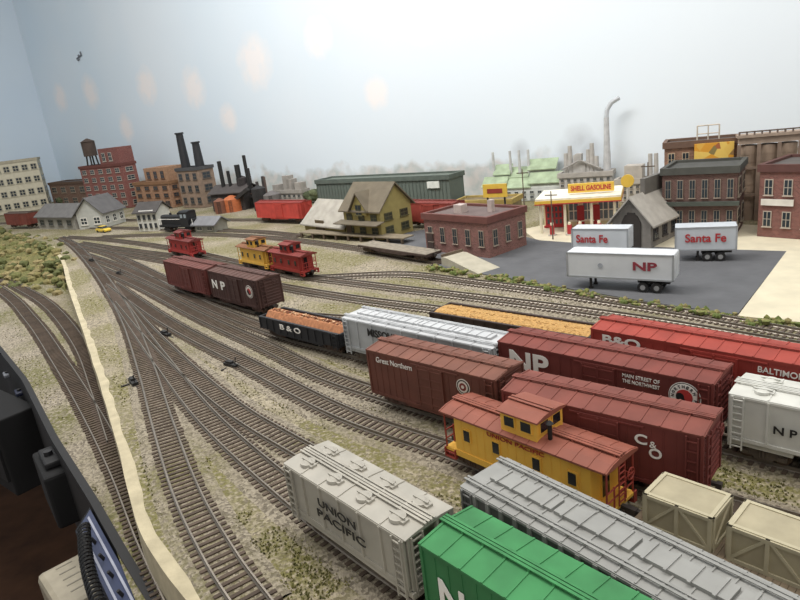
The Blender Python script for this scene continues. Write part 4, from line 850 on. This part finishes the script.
for i,(x,y,cc,lab) in enumerate([(8,376,'7a7e86','pale grey'),(20,394,'18203c','dark blue')]):
    p=G(x,y,ZL-.299); t=thing('hand_controller',lab+' hand controller lying on the black shelf unit','controller',p,ang,'controllers'); b=B(); b.box(-.1,.1,-.05,.05,0,.05); b.build('case',M(cc,.5),t,bevel=.015); b=B(); b.cyl((0,0,.05),(0,0,.07),.025); b.build('knob',BLACK,t)
p=G(78,582,ZL-.8); t=thing('power_supply','beige power supply box under the control panel','power supply',p,ang+.1); b=B(); b.box(-.26,.4,-.24,.15,-.5,.1); b.build('case',M('9a917c',.6),t,bevel=.05)
b=B()
for i in range(5): b.box(-.18+.1*i,-.165+.1*i,-.1,.03,.1,.103)
b.build('vent_slots',M('7a7464'),t)
b=B(); b.box(-.2,.35,-.2,.1,-9+.8-ZL,-.5); b.build('pedestal',M('2a201a'),t)
p0=G(84,528,ZL+.03); p1=G(102,612,ZL-.05); pts=[]
for i in range(300):
    k=i/299; q=p0.lerp(p1,k); an=k*2*math.pi*22; pts.append((q.x+.035*math.cos(an)-.03*math.sin(k*3.14),q.y+.015*math.cos(an)+.015*math.sin(an),q.z+.035*math.sin(an)))
b=B(); b.tube(pts,.01,5); o=b.build('coiled_cord',M('0a0a0c',.4),None); tag(o,'black coiled cord hanging beside the blue-white control panel','cord')
# ---------------- light & camera
def area(loc,rot,sx,sy,e,col=(1,1,1)):
    l=bpy.data.lights.new('ceiling_and_fill_light','AREA'); l.shape='RECTANGLE'; l.size=sx; l.size_y=sy; l.energy=e; l.color=col
    o=bpy.data.objects.new('ceiling_and_fill_light',l); COL.objects.link(o); o.location=loc; o.rotation_euler=rot
area((0,6.5,13),(0,0,WANG),16,4,1200,(1,.96,.9)); area((-9,12,13),(0,0,WANG),14,4,1300,(1,.99,.97)); area((1,-3,9),(math.radians(35),0,0),8,4,200,(1,.95,.87))
for s_,e in ((4,330),(-10,620)):  # added fill lamps, not ceiling fixtures, aimed at the back wall to brighten it
    p=W(s_,5.5,10.5); area(p,(0,0,0),10,3,e,(.99,.99,1)); COL.objects[-1].rotation_euler=(W(s_-1,13.3,5)-p).to_track_quat('-Z','Y').to_euler()
w=bpy.data.worlds.new('room_air'); SC.world=w; w.use_nodes=True; w.node_tree.nodes['Background'].inputs[0].default_value=(1,.985,.965,1); w.node_tree.nodes['Background'].inputs[1].default_value=.48
cam=bpy.data.cameras.new('camera'); cam.sensor_width=36; cam.lens=36*F/800; cam.clip_start=.05; cam.clip_end=300
co=bpy.data.objects.new('camera',cam); COL.objects.link(co)
fw=Vector((0,cp,-sp)); u0=Vector((0,sp,cp)); r0=Vector((1,0,0)); rx=r0*cr-u0*sr; ux=r0*sr+u0*cr
co.matrix_world=Matrix(((rx.x,ux.x,-fw.x,0),(rx.y,ux.y,-fw.y,0),(rx.z,ux.z,-fw.z,CH),(0,0,0,1)))
SC.camera=co; SC.view_settings.view_transform='Standard'
